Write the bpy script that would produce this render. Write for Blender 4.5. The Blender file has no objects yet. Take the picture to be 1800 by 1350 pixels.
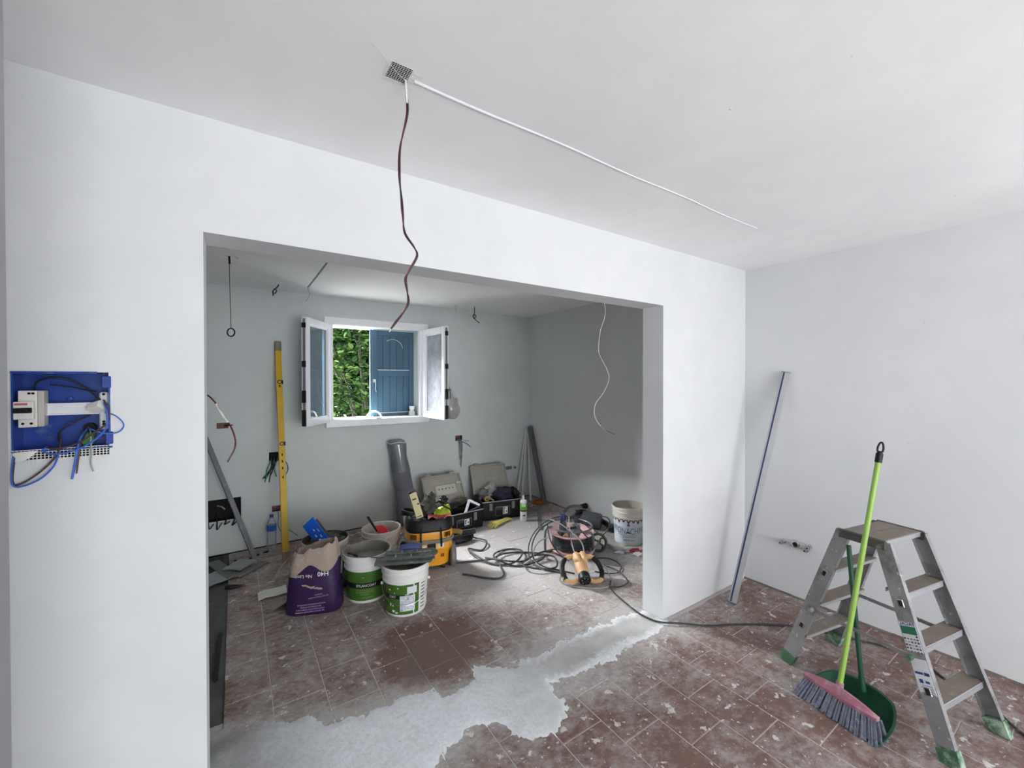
import bpy, math, random
from mathutils import Vector, Matrix, noise

rnd = random.Random(7)
PI = math.pi
SC = bpy.context.scene
COL = SC.collection

# ------------------------------------------------------------------ camera, sky, sun, lamps, exposure
YAW, PITCH, ROLL = math.radians(33.8703), math.radians(-0.47716), math.radians(-0.0892)
fwd = Vector((math.sin(YAW) * math.cos(PITCH), math.cos(YAW) * math.cos(PITCH), math.sin(PITCH)))
rgt = Vector((math.cos(YAW), -math.sin(YAW), 0))
upv = rgt.cross(fwd)
r2 = math.cos(ROLL) * rgt + math.sin(ROLL) * upv
u2 = -math.sin(ROLL) * rgt + math.cos(ROLL) * upv
cam = bpy.data.cameras.new('camera')
cam.sensor_width = 36.0
cam.lens = 725.9 / 1800 * 36.0
cam.clip_start = 0.02
cob = bpy.data.objects.new('camera', cam)
COL.objects.link(cob)
cob.matrix_world = Matrix(((r2.x, u2.x, -fwd.x, 0), (r2.y, u2.y, -fwd.y, 0), (r2.z, u2.z, -fwd.z, 1.7), (0, 0, 0, 1)))
SC.camera = cob

SC.view_settings.view_transform = 'Standard'
SC.view_settings.look = 'None'
SC.view_settings.gamma = 1.0
SC.view_settings.use_curve_mapping = False
SC.view_settings.exposure = 0.0
SC.cycles.max_bounces = 10
SC.cycles.diffuse_bounces = 6
SC.cycles.transparent_max_bounces = 16
SC.cycles.sample_clamp_indirect = 6.0
SC.cycles.use_denoising = True

world = bpy.data.worlds.new('overcast_sky')
SC.world = world
world.use_nodes = True
world.node_tree.nodes['Background'].inputs[0].default_value = (0.84, 0.92, 1.0, 1)
world.node_tree.nodes['Background'].inputs[1].default_value = 3.2


def light(name, kind, loc, direction, energy, col, **kw):
    l = bpy.data.lights.new(name, kind)
    l.energy = energy
    l.color = col
    for k, v in kw.items():
        setattr(l, k, v)
    o = bpy.data.objects.new(name, l)
    COL.objects.link(o)
    o.location = loc
    o.rotation_euler = Vector(direction).to_track_quat('-Z', 'Y').to_euler()
    return o


light('hazy_sun', 'SUN', (0, 9, 6), (0.52, -0.58, -0.62), 115.0, (0.95, 0.97, 1.0), angle=math.radians(48))
light('added_rear_daylight', 'AREA', (1.2, -4.12, 1.15), (0, 1, 0.60), 184, (0.98, 0.985, 1.0), shape='RECTANGLE', size=3.0, size_y=2.1)  # added area lamp for daylight from behind, widened and tilted up to brighten the ceiling
light('daylight_side_window', 'AREA', (3.66, -1.25, 1.5), (-1, 0, 0.0), 7, (0.98, 0.985, 1.0), shape='RECTANGLE', size=1.3, size_y=1.3)

# ------------------------------------------------------------------ materials


def C(r, g, b):
    def f(v):
        v /= 255.0
        return v / 12.92 if v <= 0.04045 else ((v + 0.055) / 1.055) ** 2.4
    return (f(r), f(g), f(b), 1)


def newmat(name):
    m = bpy.data.materials.new(name)
    m.use_nodes = True
    nt = m.node_tree
    return m, nt, nt.nodes['Principled BSDF']


def N(nt, t, **kw):
    n = nt.nodes.new(t)
    for k, v in kw.items():
        setattr(n, k, v)
    return n


def L(nt, a, b):
    nt.links.new(a, b)


def noise_node(nt, vec, scale, detail=6, rough=0.6, dist=0.0):
    n = N(nt, 'ShaderNodeTexNoise')
    n.inputs['Scale'].default_value = scale
    n.inputs['Detail'].default_value = detail
    n.inputs['Roughness'].default_value = rough
    n.inputs['Distortion'].default_value = dist
    if vec is not None:
        L(nt, vec, n.inputs['Vector'])
    return n.outputs['Fac']


def mapr(nt, val, a, b, c=0.0, d=1.0):
    n = N(nt, 'ShaderNodeMapRange')
    n.inputs['From Min'].default_value = a
    n.inputs['From Max'].default_value = b
    n.inputs['To Min'].default_value = c
    n.inputs['To Max'].default_value = d
    L(nt, val, n.inputs['Value'])
    return n.outputs['Result']


def math_(nt, op, a, b=None, clamp=False):
    n = N(nt, 'ShaderNodeMath', operation=op, use_clamp=clamp)
    for i, v in enumerate((a, b)):
        if v is None:
            continue
        if isinstance(v, (int, float)):
            n.inputs[i].default_value = v
        else:
            L(nt, v, n.inputs[i])
    return n.outputs[0]


def mix(nt, fac, a, b):
    n = N(nt, 'ShaderNodeMix', data_type='RGBA')
    if isinstance(fac, (int, float)):
        n.inputs[0].default_value = fac
    else:
        L(nt, fac, n.inputs[0])
    for i, v in ((6, a), (7, b)):
        if isinstance(v, tuple):
            n.inputs[i].default_value = v
        else:
            L(nt, v, n.inputs[i])
    return n.outputs[2]


def mat(name, col, rough=0.6, metal=0.0, var=0.10, scale=9.0, dust=0.0, dustcol=C(205, 203, 198), dscale=14.0, bump=0.0, bscale=60.0, spec=0.5, trans=0.0, alpha=1.0, splat=0.0):
    m, nt, b = newmat(name)
    pos = N(nt, 'ShaderNodeNewGeometry').outputs['Position']
    c0 = tuple(max(0, v * (1 - var)) for v in col[:3]) + (1,)
    c1 = tuple(min(1, v * (1 + var)) for v in col[:3]) + (1,)
    f = mapr(nt, noise_node(nt, pos, scale), 0.3, 0.7)
    out = mix(nt, f, c0, c1)
    if dust > 0:
        d = mapr(nt, noise_node(nt, pos, dscale, 8, 0.7), 0.72 - 0.42 * dust, 0.86 - 0.40 * dust, 0, 0.9)
        out = mix(nt, d, out, dustcol)
    if splat:
        out = mix(nt, mapr(nt, noise_node(nt, pos, 42.0, 4, 0.6), splat, splat + 0.03, 0, 0.9), out, C(226, 225, 222))
    L(nt, out, b.inputs['Base Color'])
    b.inputs['Roughness'].default_value = rough
    b.inputs['Metallic'].default_value = metal
    b.inputs['Specular IOR Level'].default_value = spec
    b.inputs['Transmission Weight'].default_value = trans
    b.inputs['Alpha'].default_value = alpha
    if bump > 0:
        bn = N(nt, 'ShaderNodeBump')
        bn.inputs['Strength'].default_value = bump
        bn.inputs['Distance'].default_value = 0.01
        L(nt, noise_node(nt, pos, bscale, 5), bn.inputs['Height'])
        L(nt, bn.outputs[0], b.inputs['Normal'])
    return m


def plaster(name, c_a, c_b, warm):
    m, nt, b = newmat(name)
    pos = N(nt, 'ShaderNodeNewGeometry').outputs['Position']
    f1 = mapr(nt, noise_node(nt, pos, 0.9, 5, 0.55, 0.6), 0.32, 0.70)
    f2 = mapr(nt, noise_node(nt, pos, 6.0, 7, 0.6), 0.35, 0.75)
    c = mix(nt, f1, c_a, c_b)
    c = mix(nt, math_(nt, 'MULTIPLY', f2, 0.28), c, warm)
    # scuffs: small grey trowel marks and specks
    mp = N(nt, 'ShaderNodeMapping')
    mp.inputs['Scale'].default_value = (1.0, 1.0, 4.0)
    mp.inputs['Rotation'].default_value = (0.3, 0.25, 0.0)
    L(nt, pos, mp.inputs['Vector'])
    sc = mapr(nt, noise_node(nt, mp.outputs[0], 7.0, 9, 0.78), 0.715, 0.80, 0, 0.35)
    c = mix(nt, sc, c, C(150, 150, 150))
    sp = mapr(nt, noise_node(nt, pos, 34.0, 2, 0.5), 0.795, 0.83, 0, 0.6)
    c = mix(nt, sp, c, C(120, 120, 118))
    L(nt, c, b.inputs['Base Color'])
    b.inputs['Roughness'].default_value = 0.85
    b.inputs['Specular IOR Level'].default_value = 0.25
    bn = N(nt, 'ShaderNodeBump')
    bn.inputs['Strength'].default_value = 0.12
    bn.inputs['Distance'].default_value = 0.01
    hh = math_(nt, 'ADD', noise_node(nt, pos, 5.0, 4), math_(nt, 'MULTIPLY', noise_node(nt, pos, 45.0, 4), 0.25))
    L(nt, hh, bn.inputs['Height'])
    L(nt, bn.outputs[0], b.inputs['Normal'])
    return m


M_WALL = plaster('white_plaster', C(219, 220, 221), C(209, 211, 212), C(200, 202, 202))
M_CEIL = plaster('white_ceiling_plaster', C(247, 247, 247), C(238, 238, 239), C(230, 230, 231))
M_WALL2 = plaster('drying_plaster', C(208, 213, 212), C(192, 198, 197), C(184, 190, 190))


def dist2(nt, pos, x, y, rx, ry):
    """ 1 at the centre of an elliptical area of the floor, 0 at its rim """
    mp = N(nt, 'ShaderNodeMapping', vector_type='TEXTURE')
    mp.inputs['Location'].default_value = (x, y, 0)
    mp.inputs['Scale'].default_value = (rx, ry, 1000)
    L(nt, pos, mp.inputs['Vector'])
    ln = N(nt, 'ShaderNodeVectorMath', operation='LENGTH')
    L(nt, mp.outputs[0], ln.inputs[0])
    return mapr(nt, ln.outputs['Value'], 0.0, 1.0, 1.0, 0.0)


def floor_mat(name, grout):
    m, nt, b = newmat(name)
    geo = N(nt, 'ShaderNodeNewGeometry')
    pos = geo.outputs['Position']
    oi = N(nt, 'ShaderNodeObjectInfo')
    if grout:
        base = mix(nt, noise_node(nt, pos, 20), C(178, 162, 156), C(204, 192, 186))
    else:
        base = mix(nt, mapr(nt, noise_node(nt, pos, 5, 6, 0.65), 0.3, 0.7), C(96, 69, 62), C(124, 93, 84))
        base = mix(nt, math_(nt, 'MULTIPLY', oi.outputs['Random'], 0.35), base, C(110, 88, 80))
    # large dust areas: room with the window, cement strip, dust by the reel, boosted to paint the window's light patch
    sep = N(nt, 'ShaderNodeSeparateXYZ')
    L(nt, pos, sep.inputs[0])
    back = mapr(nt, sep.outputs['Y'], 1.75, 2.25, 0.10, 0.20)
    strip = math_(nt, 'MULTIPLY', mapr(nt, math_(nt, 'ABSOLUTE', math_(nt, 'SUBTRACT', sep.outputs['Y'], 1.9)), 0.13, 0.42, 1, 0), mapr(nt, sep.outputs['X'], 2.5, 2.8, 0.40, 0.05))
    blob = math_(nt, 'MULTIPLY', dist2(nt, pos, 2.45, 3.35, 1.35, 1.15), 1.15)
    blob2 = math_(nt, 'MULTIPLY', dist2(nt, pos, 0.25, 2.0, 0.8, 0.5), 0.50)
    clean = math_(nt, 'MULTIPLY', dist2(nt, pos, 1.02, 2.42, 0.42, 0.42), 0.75)
    wob = math_(nt, 'MULTIPLY', math_(nt, 'SUBTRACT', noise_node(nt, pos, 3.2, 6, 0.62), 0.5), 0.9)
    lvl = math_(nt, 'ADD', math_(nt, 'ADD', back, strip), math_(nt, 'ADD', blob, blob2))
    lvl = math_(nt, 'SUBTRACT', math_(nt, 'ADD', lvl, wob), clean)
    mp = N(nt, 'ShaderNodeMapping')
    mp.inputs['Rotation'].default_value = (0, 0, 0.6)
    mp.inputs['Scale'].default_value = (1.0, 1.45, 1.0)
    L(nt, pos, mp.inputs['Vector'])
    fine = math_(nt, 'ADD', math_(nt, 'MULTIPLY', noise_node(nt, mp.outputs[0], 21.0, 10, 0.76), 0.6), math_(nt, 'MULTIPLY', noise_node(nt, pos, 7.0, 8, 0.7, 0.8), 0.4))
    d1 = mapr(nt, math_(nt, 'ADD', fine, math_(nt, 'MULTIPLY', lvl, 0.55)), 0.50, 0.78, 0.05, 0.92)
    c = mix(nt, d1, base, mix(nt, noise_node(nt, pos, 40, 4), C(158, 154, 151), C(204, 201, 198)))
    # plaster splashes
    sp = mapr(nt, noise_node(nt, pos, 11.0, 5, 0.62), 0.625, 0.655, 0, 0.85)
    sp2 = mapr(nt, noise_node(nt, pos, 38.0, 3, 0.55), 0.655, 0.685, 0, 0.8)
    c = mix(nt, math_(nt, 'MULTIPLY', math_(nt, 'MAXIMUM', sp, sp2), math_(nt, 'SUBTRACT', 1.0, clean)), c, C(216, 214, 210))
    # greyish damp wiped area
    wiped = mapr(nt, math_(nt, 'ADD', clean, wob), 0.25, 0.45, 0, 0.85)
    c = mix(nt, math_(nt, 'MULTIPLY', wiped, 0.8), c, C(112, 98, 90))
    L(nt, c, b.inputs['Base Color'])
    b.inputs['Roughness'].default_value = 0.62
    b.inputs['Specular IOR Level'].default_value = 0.35
    bn = N(nt, 'ShaderNodeBump')
    bn.inputs['Strength'].default_value = 0.25
    bn.inputs['Distance'].default_value = 0.004
    L(nt, math_(nt, 'ADD', fine, math_(nt, 'MULTIPLY', sp, 1.5)), bn.inputs['Height'])
    L(nt, bn.outputs[0], b.inputs['Normal'])
    return m


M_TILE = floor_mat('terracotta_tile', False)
M_GROUT = floor_mat('tile_joint', True)
M_SLAB = mat('raw_screed', C(86, 87, 86), 0.9, var=0.25, scale=7, dust=0.3, dustcol=C(110, 110, 108), bump=0.4)


def cement_mat():
    m, nt, b = newmat('cement_fill')
    pos = N(nt, 'ShaderNodeNewGeometry').outputs['Position']
    hgt = N(nt, 'ShaderNodeAttribute', attribute_name='edge').outputs['Fac']
    n1 = noise_node(nt, pos, 4.0, 7, 0.62)
    n2 = noise_node(nt, pos, 42.0, 9, 0.75)
    n4 = noise_node(nt, pos, 120.0, 6, 0.8)
    base = mix(nt, mapr(nt, n1, 0.35, 0.65), C(166, 166, 161), C(194, 194, 191))
    sep = N(nt, 'ShaderNodeSeparateXYZ')
    L(nt, pos, sep.inputs[0])
    left = mapr(nt, sep.outputs['X'], 1.0, 1.7, 0.95, 0.0)
    n3 = noise_node(nt, pos, 9.0, 6, 0.7)
    e = mapr(nt, math_(nt, 'ADD', math_(nt, 'ADD', hgt, math_(nt, 'MULTIPLY', math_(nt, 'SUBTRACT', n2, 0.5), 1.3)), math_(nt, 'MULTIPLY', math_(nt, 'SUBTRACT', n3, 0.5), 1.6)), 0.10, 0.70, 0.9, 0.0)
    e = math_(nt, 'MULTIPLY', e, mapr(nt, n3, 0.36, 0.58, 0.25, 1.0))
    w = math_(nt, 'MAXIMUM', e, math_(nt, 'MULTIPLY', left, mapr(nt, math_(nt, 'ADD', n2, math_(nt, 'ADD', math_(nt, 'MULTIPLY', math_(nt, 'SUBTRACT', n3, .5), .35), math_(nt, 'MULTIPLY', math_(nt, 'SUBTRACT', n4, .5), .9))), 0.36, 0.60, 0.62, 1.0)))
    c = mix(nt, w, base, C(244, 247, 252))
    c = mix(nt, mapr(nt, n2, 0.62, 0.70, 0, 0.7), c, C(236, 236, 238))
    c = mix(nt, mapr(nt, n2, 0.36, 0.30, 0, 0.5), c, C(110, 112, 112))
    far = mapr(nt, sep.outputs['X'], 0.42, -0.05, 0.0, 0.85)
    c = mix(nt, math_(nt, 'MULTIPLY', far, mapr(nt, n1, 0.3, 0.6, 0.5, 1)), c, C(108, 106, 100))
    L(nt, c, b.inputs['Base Color'])
    b.inputs['Roughness'].default_value = 0.9
    bn = N(nt, 'ShaderNodeBump')
    bn.inputs['Strength'].default_value = 0.5
    bn.inputs['Distance'].default_value = 0.006
    L(nt, n2, bn.inputs['Height'])
    L(nt, bn.outputs[0], b.inputs['Normal'])
    return m


M_CEMENT = cement_mat()


def glass_mat(name, tint, dusty, dustc=(0.75, 0.78, 0.8, 1), ior=1.9):
    m, nt, b = newmat(name)
    nt.nodes.remove(b)
    out = nt.nodes['Material Output']
    tr = N(nt, 'ShaderNodeBsdfTransparent')
    tr.inputs[0].default_value = tint
    gl = N(nt, 'ShaderNodeBsdfGlossy')
    gl.inputs['Roughness'].default_value = 0.03
    df = N(nt, 'ShaderNodeBsdfDiffuse')
    df.inputs[0].default_value = dustc
    tl = N(nt, 'ShaderNodeBsdfTranslucent')
    tl.inputs[0].default_value = dustc
    ad = N(nt, 'ShaderNodeMixShader')
    ad.inputs[0].default_value = 0.5
    L(nt, df.outputs[0], ad.inputs[1])
    L(nt, tl.outputs[0], ad.inputs[2])
    fr = N(nt, 'ShaderNodeFresnel')
    fr.inputs[0].default_value = ior
    m1 = N(nt, 'ShaderNodeMixShader')
    L(nt, fr.outputs[0], m1.inputs[0])
    L(nt, tr.outputs[0], m1.inputs[1])
    L(nt, gl.outputs[0], m1.inputs[2])
    m2 = N(nt, 'ShaderNodeMixShader')
    pos = N(nt, 'ShaderNodeNewGeometry').outputs['Position']
    L(nt, mapr(nt, noise_node(nt, pos, 9, 6), 0.3, 0.7, dusty * 0.6, dusty), m2.inputs[0])
    L(nt, m1.outputs[0], m2.inputs[1])
    L(nt, ad.outputs[0], m2.inputs[2])
    L(nt, m2.outputs[0], out.inputs[0])
    return m


M_GLASS = glass_mat('window_glass', (0.72, 0.8, 0.84, 1), 0.30, (.62, .7, .74, 1))
M_GLASS_D = glass_mat('dusty_window_glass', (0.85, 0.88, 0.9, 1), 0.7, (.72, .75, .79, 1))
M_FILM = glass_mat('clear_film', (0.9, 0.92, 0.95, 1), 0.30)
M_BAGFILM = glass_mat('thin_white_bag', (0.8, 0.8, 0.78, 1), 0.72, (0.82, 0.82, 0.8, 1))
M_PET = glass_mat('clear_bottle_plastic', (0.95, 0.965, 0.98, 1), 0.30, (.8, .84, .88, 1), ior=1.25)


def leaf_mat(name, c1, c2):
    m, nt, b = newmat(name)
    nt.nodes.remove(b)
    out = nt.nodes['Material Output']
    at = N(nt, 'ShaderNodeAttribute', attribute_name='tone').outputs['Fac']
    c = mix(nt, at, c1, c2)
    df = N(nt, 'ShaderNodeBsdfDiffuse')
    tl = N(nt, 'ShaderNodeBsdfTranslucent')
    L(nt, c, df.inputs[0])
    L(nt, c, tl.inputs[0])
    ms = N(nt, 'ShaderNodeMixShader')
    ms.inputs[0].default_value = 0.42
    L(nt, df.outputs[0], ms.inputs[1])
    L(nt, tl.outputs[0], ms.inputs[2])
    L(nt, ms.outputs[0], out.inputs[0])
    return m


# ------------------------------------------------------------------ geometry helpers


class MB:
    """collects shapes; build() links them as ONE mesh object"""

    def __init__(s):
        s.v, s.f = [], []

    def add(s, vs, fs):
        o = len(s.v)
        s.v += [tuple(v) for v in vs]
        s.f += [tuple(i + o for i in f) for f in fs]
        return s

    def box(s, x0, x1, y0, y1, z0, z1, ch=0.0, M=None):
        if ch <= 0:
            vs = [(x, y, z) for z in (z0, z1) for y in (y0, y1) for x in (x0, x1)]
            fs = [(0, 2, 3, 1), (4, 5, 7, 6), (0, 1, 5, 4), (2, 6, 7, 3), (0, 4, 6, 2), (1, 3, 7, 5)]
        else:
            c = min(ch, (x1 - x0) * .45, (y1 - y0) * .45, (z1 - z0) * .45)
            vs, idx = [], {}
            for ix, X in ((0, (x0, 1)), (1, (x1, -1))):
                for iy, Y in ((0, (y0, 1)), (1, (y1, -1))):
                    for iz, Z in ((0, (z0, 1)), (1, (z1, -1))):
                        for a in range(3):
                            p = [X[0] + X[1] * c, Y[0] + Y[1] * c, Z[0] + Z[1] * c]
                            p[a] = (X, Y, Z)[a][0]
                            idx[ix, iy, iz, a] = len(vs)
                            vs.append(tuple(p))
            fs = []
            for a in range(3):
                b, d = (a + 1) % 3, (a + 2) % 3
                for sd in (0, 1):
                    q = []
                    for (p, r) in ((0, 0), (1, 0), (1, 1), (0, 1)):
                        k = [0, 0, 0]
                        k[a], k[b], k[d] = sd, p, r
                        q.append(idx[k[0], k[1], k[2], a])
                    fs.append(tuple(q if sd else q[::-1]))
                for p in (0, 1):
                    for r in (0, 1):
                        k0, k1 = [0, 0, 0], [0, 0, 0]
                        k0[a], k1[a] = 0, 1
                        k0[b] = k1[b] = p
                        k0[d] = k1[d] = r
                        q = [idx[tuple(k0) + (b,)], idx[tuple(k1) + (b,)], idx[tuple(k1) + (d,)], idx[tuple(k0) + (d,)]]
                        fs.append(tuple(q if (p ^ r) else q[::-1]))
            for ix in (0, 1):
                for iy in (0, 1):
                    for iz in (0, 1):
                        q = [idx[ix, iy, iz, a] for a in range(3)]
                        fs.append(tuple(q if (ix ^ iy ^ iz) else q[::-1]))
        if M is not None:
            vs = [M @ Vector(v) for v in vs]
        return s.add(vs, fs)

    def beam(s, p0, p1, w, t, wdir, ch=0.0):
        """box from p0 to p1, width w along wdir, thickness t"""
        p0, p1, wd = Vector(p0), Vector(p1), Vector(wdir)
        z = (p1 - p0)
        ln = z.length
        z.normalize()
        x = (wd - z * wd.dot(z)).normalized()
        y = z.cross(x)
        M = Matrix(((x.x, y.x, z.x, p0.x), (x.y, y.y, z.y, p0.y), (x.z, y.z, z.z, p0.z), (0, 0, 0, 1)))
        return s.box(-w / 2, w / 2, -t / 2, t / 2, 0, ln, ch, M)

    def loft(s, rings, cap0=True, cap1=True, closed=True):
        n = len(rings[0])
        vs = [p for r in rings for p in r]
        fs = []
        for i in range(len(rings) - 1):
            for j in range(n if closed else n - 1):
                k = (j + 1) % n
                fs.append((i * n + j, i * n + k, (i + 1) * n + k, (i + 1) * n + j))
        if cap0:
            fs.append(tuple(range(n))[::-1])
        if cap1:
            fs.append(tuple((len(rings) - 1) * n + j for j in range(n)))
        return s.add(vs, fs)

    def lathe(s, prof, n=28, M=None, cap0=True, cap1=True, a0=0.0, a1=2 * PI):
        full = abs(a1 - a0 - 2 * PI) < 1e-6
        m = n if full else n + 1
        rings = []
        for (r, z) in prof:
            ring = [Vector((r * math.cos(a0 + (a1 - a0) * j / n), r * math.sin(a0 + (a1 - a0) * j / n), z)) for j in range(m)]
            if M is not None:
                ring = [M @ p for p in ring]
            rings.append(ring)
        return s.loft(rings, cap0 and full, cap1 and full, full)

    def cyl(s, p0, p1, r0, r1=None, n=16):
        r1 = r0 if r1 is None else r1
        return s.lathe([(r0, 0), (r1, (Vector(p1) - Vector(p0)).length)], n, frame(p0, p1))

    def tube(s, pts, r, n=6, smooth=4, closed=False, taper=None):
        P = [Vector(p) for p in pts]
        if smooth > 1:
            P = spline(P, smooth, closed)
        T = []
        m = len(P)
        for i in range(m):
            a = P[(i - 1) % m] if (closed or i > 0) else P[i]
            b = P[(i + 1) % m] if (closed or i < m - 1) else P[i]
            T.append((b - a).normalized() if (b - a).length > 1e-9 else Vector((0, 0, 1)))
        u = T[0].orthogonal().normalized()
        rings = []
        for i in range(m):
            u = (u - T[i] * u.dot(T[i]))
            u = u.normalized() if u.length > 1e-6 else T[i].orthogonal().normalized()
            w = T[i].cross(u)
            rr = r if taper is None else r * taper(i / max(1, m - 1))
            rings.append([P[i] + rr * (math.cos(2 * PI * j / n) * u + math.sin(2 * PI * j / n) * w) for j in range(n)])
        if closed:
            rings.append(rings[0])
        return s.loft(rings, not closed, not closed)

    def prism(s, poly, h, M):
        """2-D polygon extruded by h along local z of M"""
        n = len(poly)
        vs = [M @ Vector((x, y, z)) for z in (0, h) for (x, y) in poly]
        fs = [tuple(range(n))[::-1], tuple(range(n, 2 * n))]
        fs += [(i, (i + 1) % n, n + (i + 1) % n, n + i) for i in range(n)]
        return s.add(vs, fs)

    def blob(s, c, r, seed=0, amp=0.3, fr=1.6, nu=18, nv=12, flat=None, M=None):
        c = Vector(c)
        rings = []
        for i in range(1, nv):
            th = PI * i / nv
            ring = []
            for j in range(nu):
                ph = 2 * PI * j / nu
                d = Vector((math.sin(th) * math.cos(ph), math.sin(th) * math.sin(ph), -math.cos(th)))
                k = 1 + amp * noise.noise(d * fr + Vector((seed * 3.1, seed * 1.7, 0))) + amp * .5 * noise.noise(d * fr * 2.7 + Vector((seed, 9, seed)))
                p = Vector((d.x * r[0] * k, d.y * r[1] * k, d.z * r[2] * k))
                if M is not None:
                    p = M @ p
                p = c + p
                if flat is not None and p.z < flat:
                    p.z = flat
                ring.append(p)
            rings.append(ring)
        return s.loft(rings)

    def build(s, name, material, parent=None, world=False, smooth=35, kind=None):
        me = bpy.data.meshes.new(name)
        me.from_pydata(s.v, [], s.f)
        me.validate()
        if smooth:
            me.shade_smooth()
            me.set_sharp_from_angle(angle=math.radians(smooth))
        me.materials.append(material)
        o = bpy.data.objects.new(name, me)
        COL.objects.link(o)
        if parent is not None:
            o.parent = parent
            if world:
                o.matrix_parent_inverse = parent_matrix(parent).inverted()
        if kind:
            o['kind'] = kind
        return o


def parent_matrix(o):
    return Matrix.Translation(o.location) @ o.rotation_euler.to_matrix().to_4x4()


def frame(p0, p1, xdir=None):
    p0, z = Vector(p0), (Vector(p1) - Vector(p0)).normalized()
    x = Vector(xdir) if xdir is not None else z.orthogonal()
    x = (x - z * x.dot(z)).normalized()
    y = z.cross(x)
    return Matrix(((x.x, y.x, z.x, p0.x), (x.y, y.y, z.y, p0.y), (x.z, y.z, z.z, p0.z), (0, 0, 0, 1)))


def spline(P, k, closed=False):
    out, m = [], len(P)
    rng = range(m if closed else m - 1)
    for i in rng:
        p0 = P[(i - 1) % m] if (closed or i > 0) else P[i] * 2 - P[i + 1]
        p1, p2 = P[i], P[(i + 1) % m]
        p3 = P[(i + 2) % m] if (closed or i + 2 < m) else p2 * 2 - p1
        for j in range(k):
            t = j / k
            out.append(0.5 * ((2 * p1) + (p2 - p0) * t + (2 * p0 - 5 * p1 + 4 * p2 - p3) * t * t + (3 * p1 - p0 - 3 * p2 + p3) * t ** 3))
    if not closed:
        out.append(P[-1])
    return out


def view_pt(px, py, d):
    return Vector((0, 0, 1.7)) + (r2 * ((px - 900) / 725.9) + u2 * (-(py - 675) / 725.9) + fwd) * d


def tag(o, label=None, cat=None, group=None, kind=None):
    for k, v in (('label', label), ('category', cat), ('group', group), ('kind', kind)):
        if v:
            o[k] = v
    return o


def thing(name, label, cat, loc=(0, 0, 0), rz=0.0, group=None, kind=None):
    o = bpy.data.objects.new(name, None)
    COL.objects.link(o)
    o.empty_display_size = 0.05
    o.location = loc
    o.rotation_euler = (0, 0, rz)
    return tag(o, label, cat, group, kind)


def copy_tree(o, parent=None):
    kids = list(o.children)
    c = o.copy()
    COL.objects.link(c)
    if parent is not None:
        c.parent = parent
    for ch in kids:
        copy_tree(ch, c)
    return c


_txt = {}


def glyphs(text, size, bold=0.0):
    """flat lettering as 2-D vertices and faces, centred on the origin"""
    key = (text, bold)
    if key not in _txt:
        cu = bpy.data.curves.new('lettering', 'FONT')
        cu.body = text
        cu.size = 1.0
        cu.align_x = 'CENTER'
        cu.align_y = 'CENTER'
        cu.resolution_u = 3
        cu.offset = bold
        o = bpy.data.objects.new('lettering', cu)
        COL.objects.link(o)
        dg = bpy.context.evaluated_depsgraph_get()
        dg.update()
        me = o.evaluated_get(dg).to_mesh()
        _txt[key] = ([(v.co.x, v.co.y) for v in me.vertices], [tuple(p.vertices) for p in me.polygons])
        bpy.data.objects.remove(o)
        bpy.data.curves.remove(cu)
    vs, fs = _txt[key]
    return [(x * size, y * size) for x, y in vs], fs


def text_mb(text, size, fn, bold=0.0, mb=None):
    vs, fs = glyphs(text, size, bold)
    mb = mb or MB()
    return mb.add([fn(x, y) for x, y in vs], fs)


def panel(mb, u0, u1, z0, z1, thick, holes, P):
    """wall slab with openings; P(u, depth, z) -> world; holes: (u0,u1,z0,z1,depth or None for a through opening)"""
    us = sorted({u0, u1, *[h[0] for h in holes], *[h[1] for h in holes]})
    zs = sorted({z0, z1, *[h[2] for h in holes], *[h[3] for h in holes]})

    def quad(*p):
        mb.add([P(*q) for q in p], [(0, 1, 2, 3)])
    for i in range(len(us) - 1):
        for k in range(len(zs) - 1):
            a, b, c, d = us[i], us[i + 1], zs[k], zs[k + 1]
            h = [h for h in holes if h[0] <= a + 1e-6 and h[1] >= b - 1e-6 and h[2] <= c + 1e-6 and h[3] >= d - 1e-6]
            if not h:
                quad((a, 0, c), (b, 0, c), (b, 0, d), (a, 0, d))
                quad((a, thick, c), (a, thick, d), (b, thick, d), (b, thick, c))
            elif h[0][4] is not None:
                e = h[0][4]
                quad((a, e, c), (b, e, c), (b, e, d), (a, e, d))
                quad((a, thick, c), (a, thick, d), (b, thick, d), (b, thick, c))
    for (a, b, c, d, e) in holes:
        e = thick if e is None else e
        quad((a, 0, c), (a, 0, d), (a, e, d), (a, e, c))
        quad((b, 0, c), (b, e, c), (b, e, d), (b, 0, d))
        quad((a, 0, d), (b, 0, d), (b, e, d), (a, e, d))
        if c > z0 + 1e-6:
            quad((a, 0, c), (a, e, c), (b, e, c), (b, 0, c))
    quad((u0, 0, z0), (u0, 0, z1), (u0, thick, z1), (u0, thick, z0))
    quad((u1, 0, z0), (u1, thick, z0), (u1, thick, z1), (u1, 0, z1))
    quad((u0, 0, z1), (u1, 0, z1), (u1, thick, z1), (u0, thick, z1))
    return mb


def paint(name, col, rough=0.5, **kw):
    return mat(name, col, rough, **kw)


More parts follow.
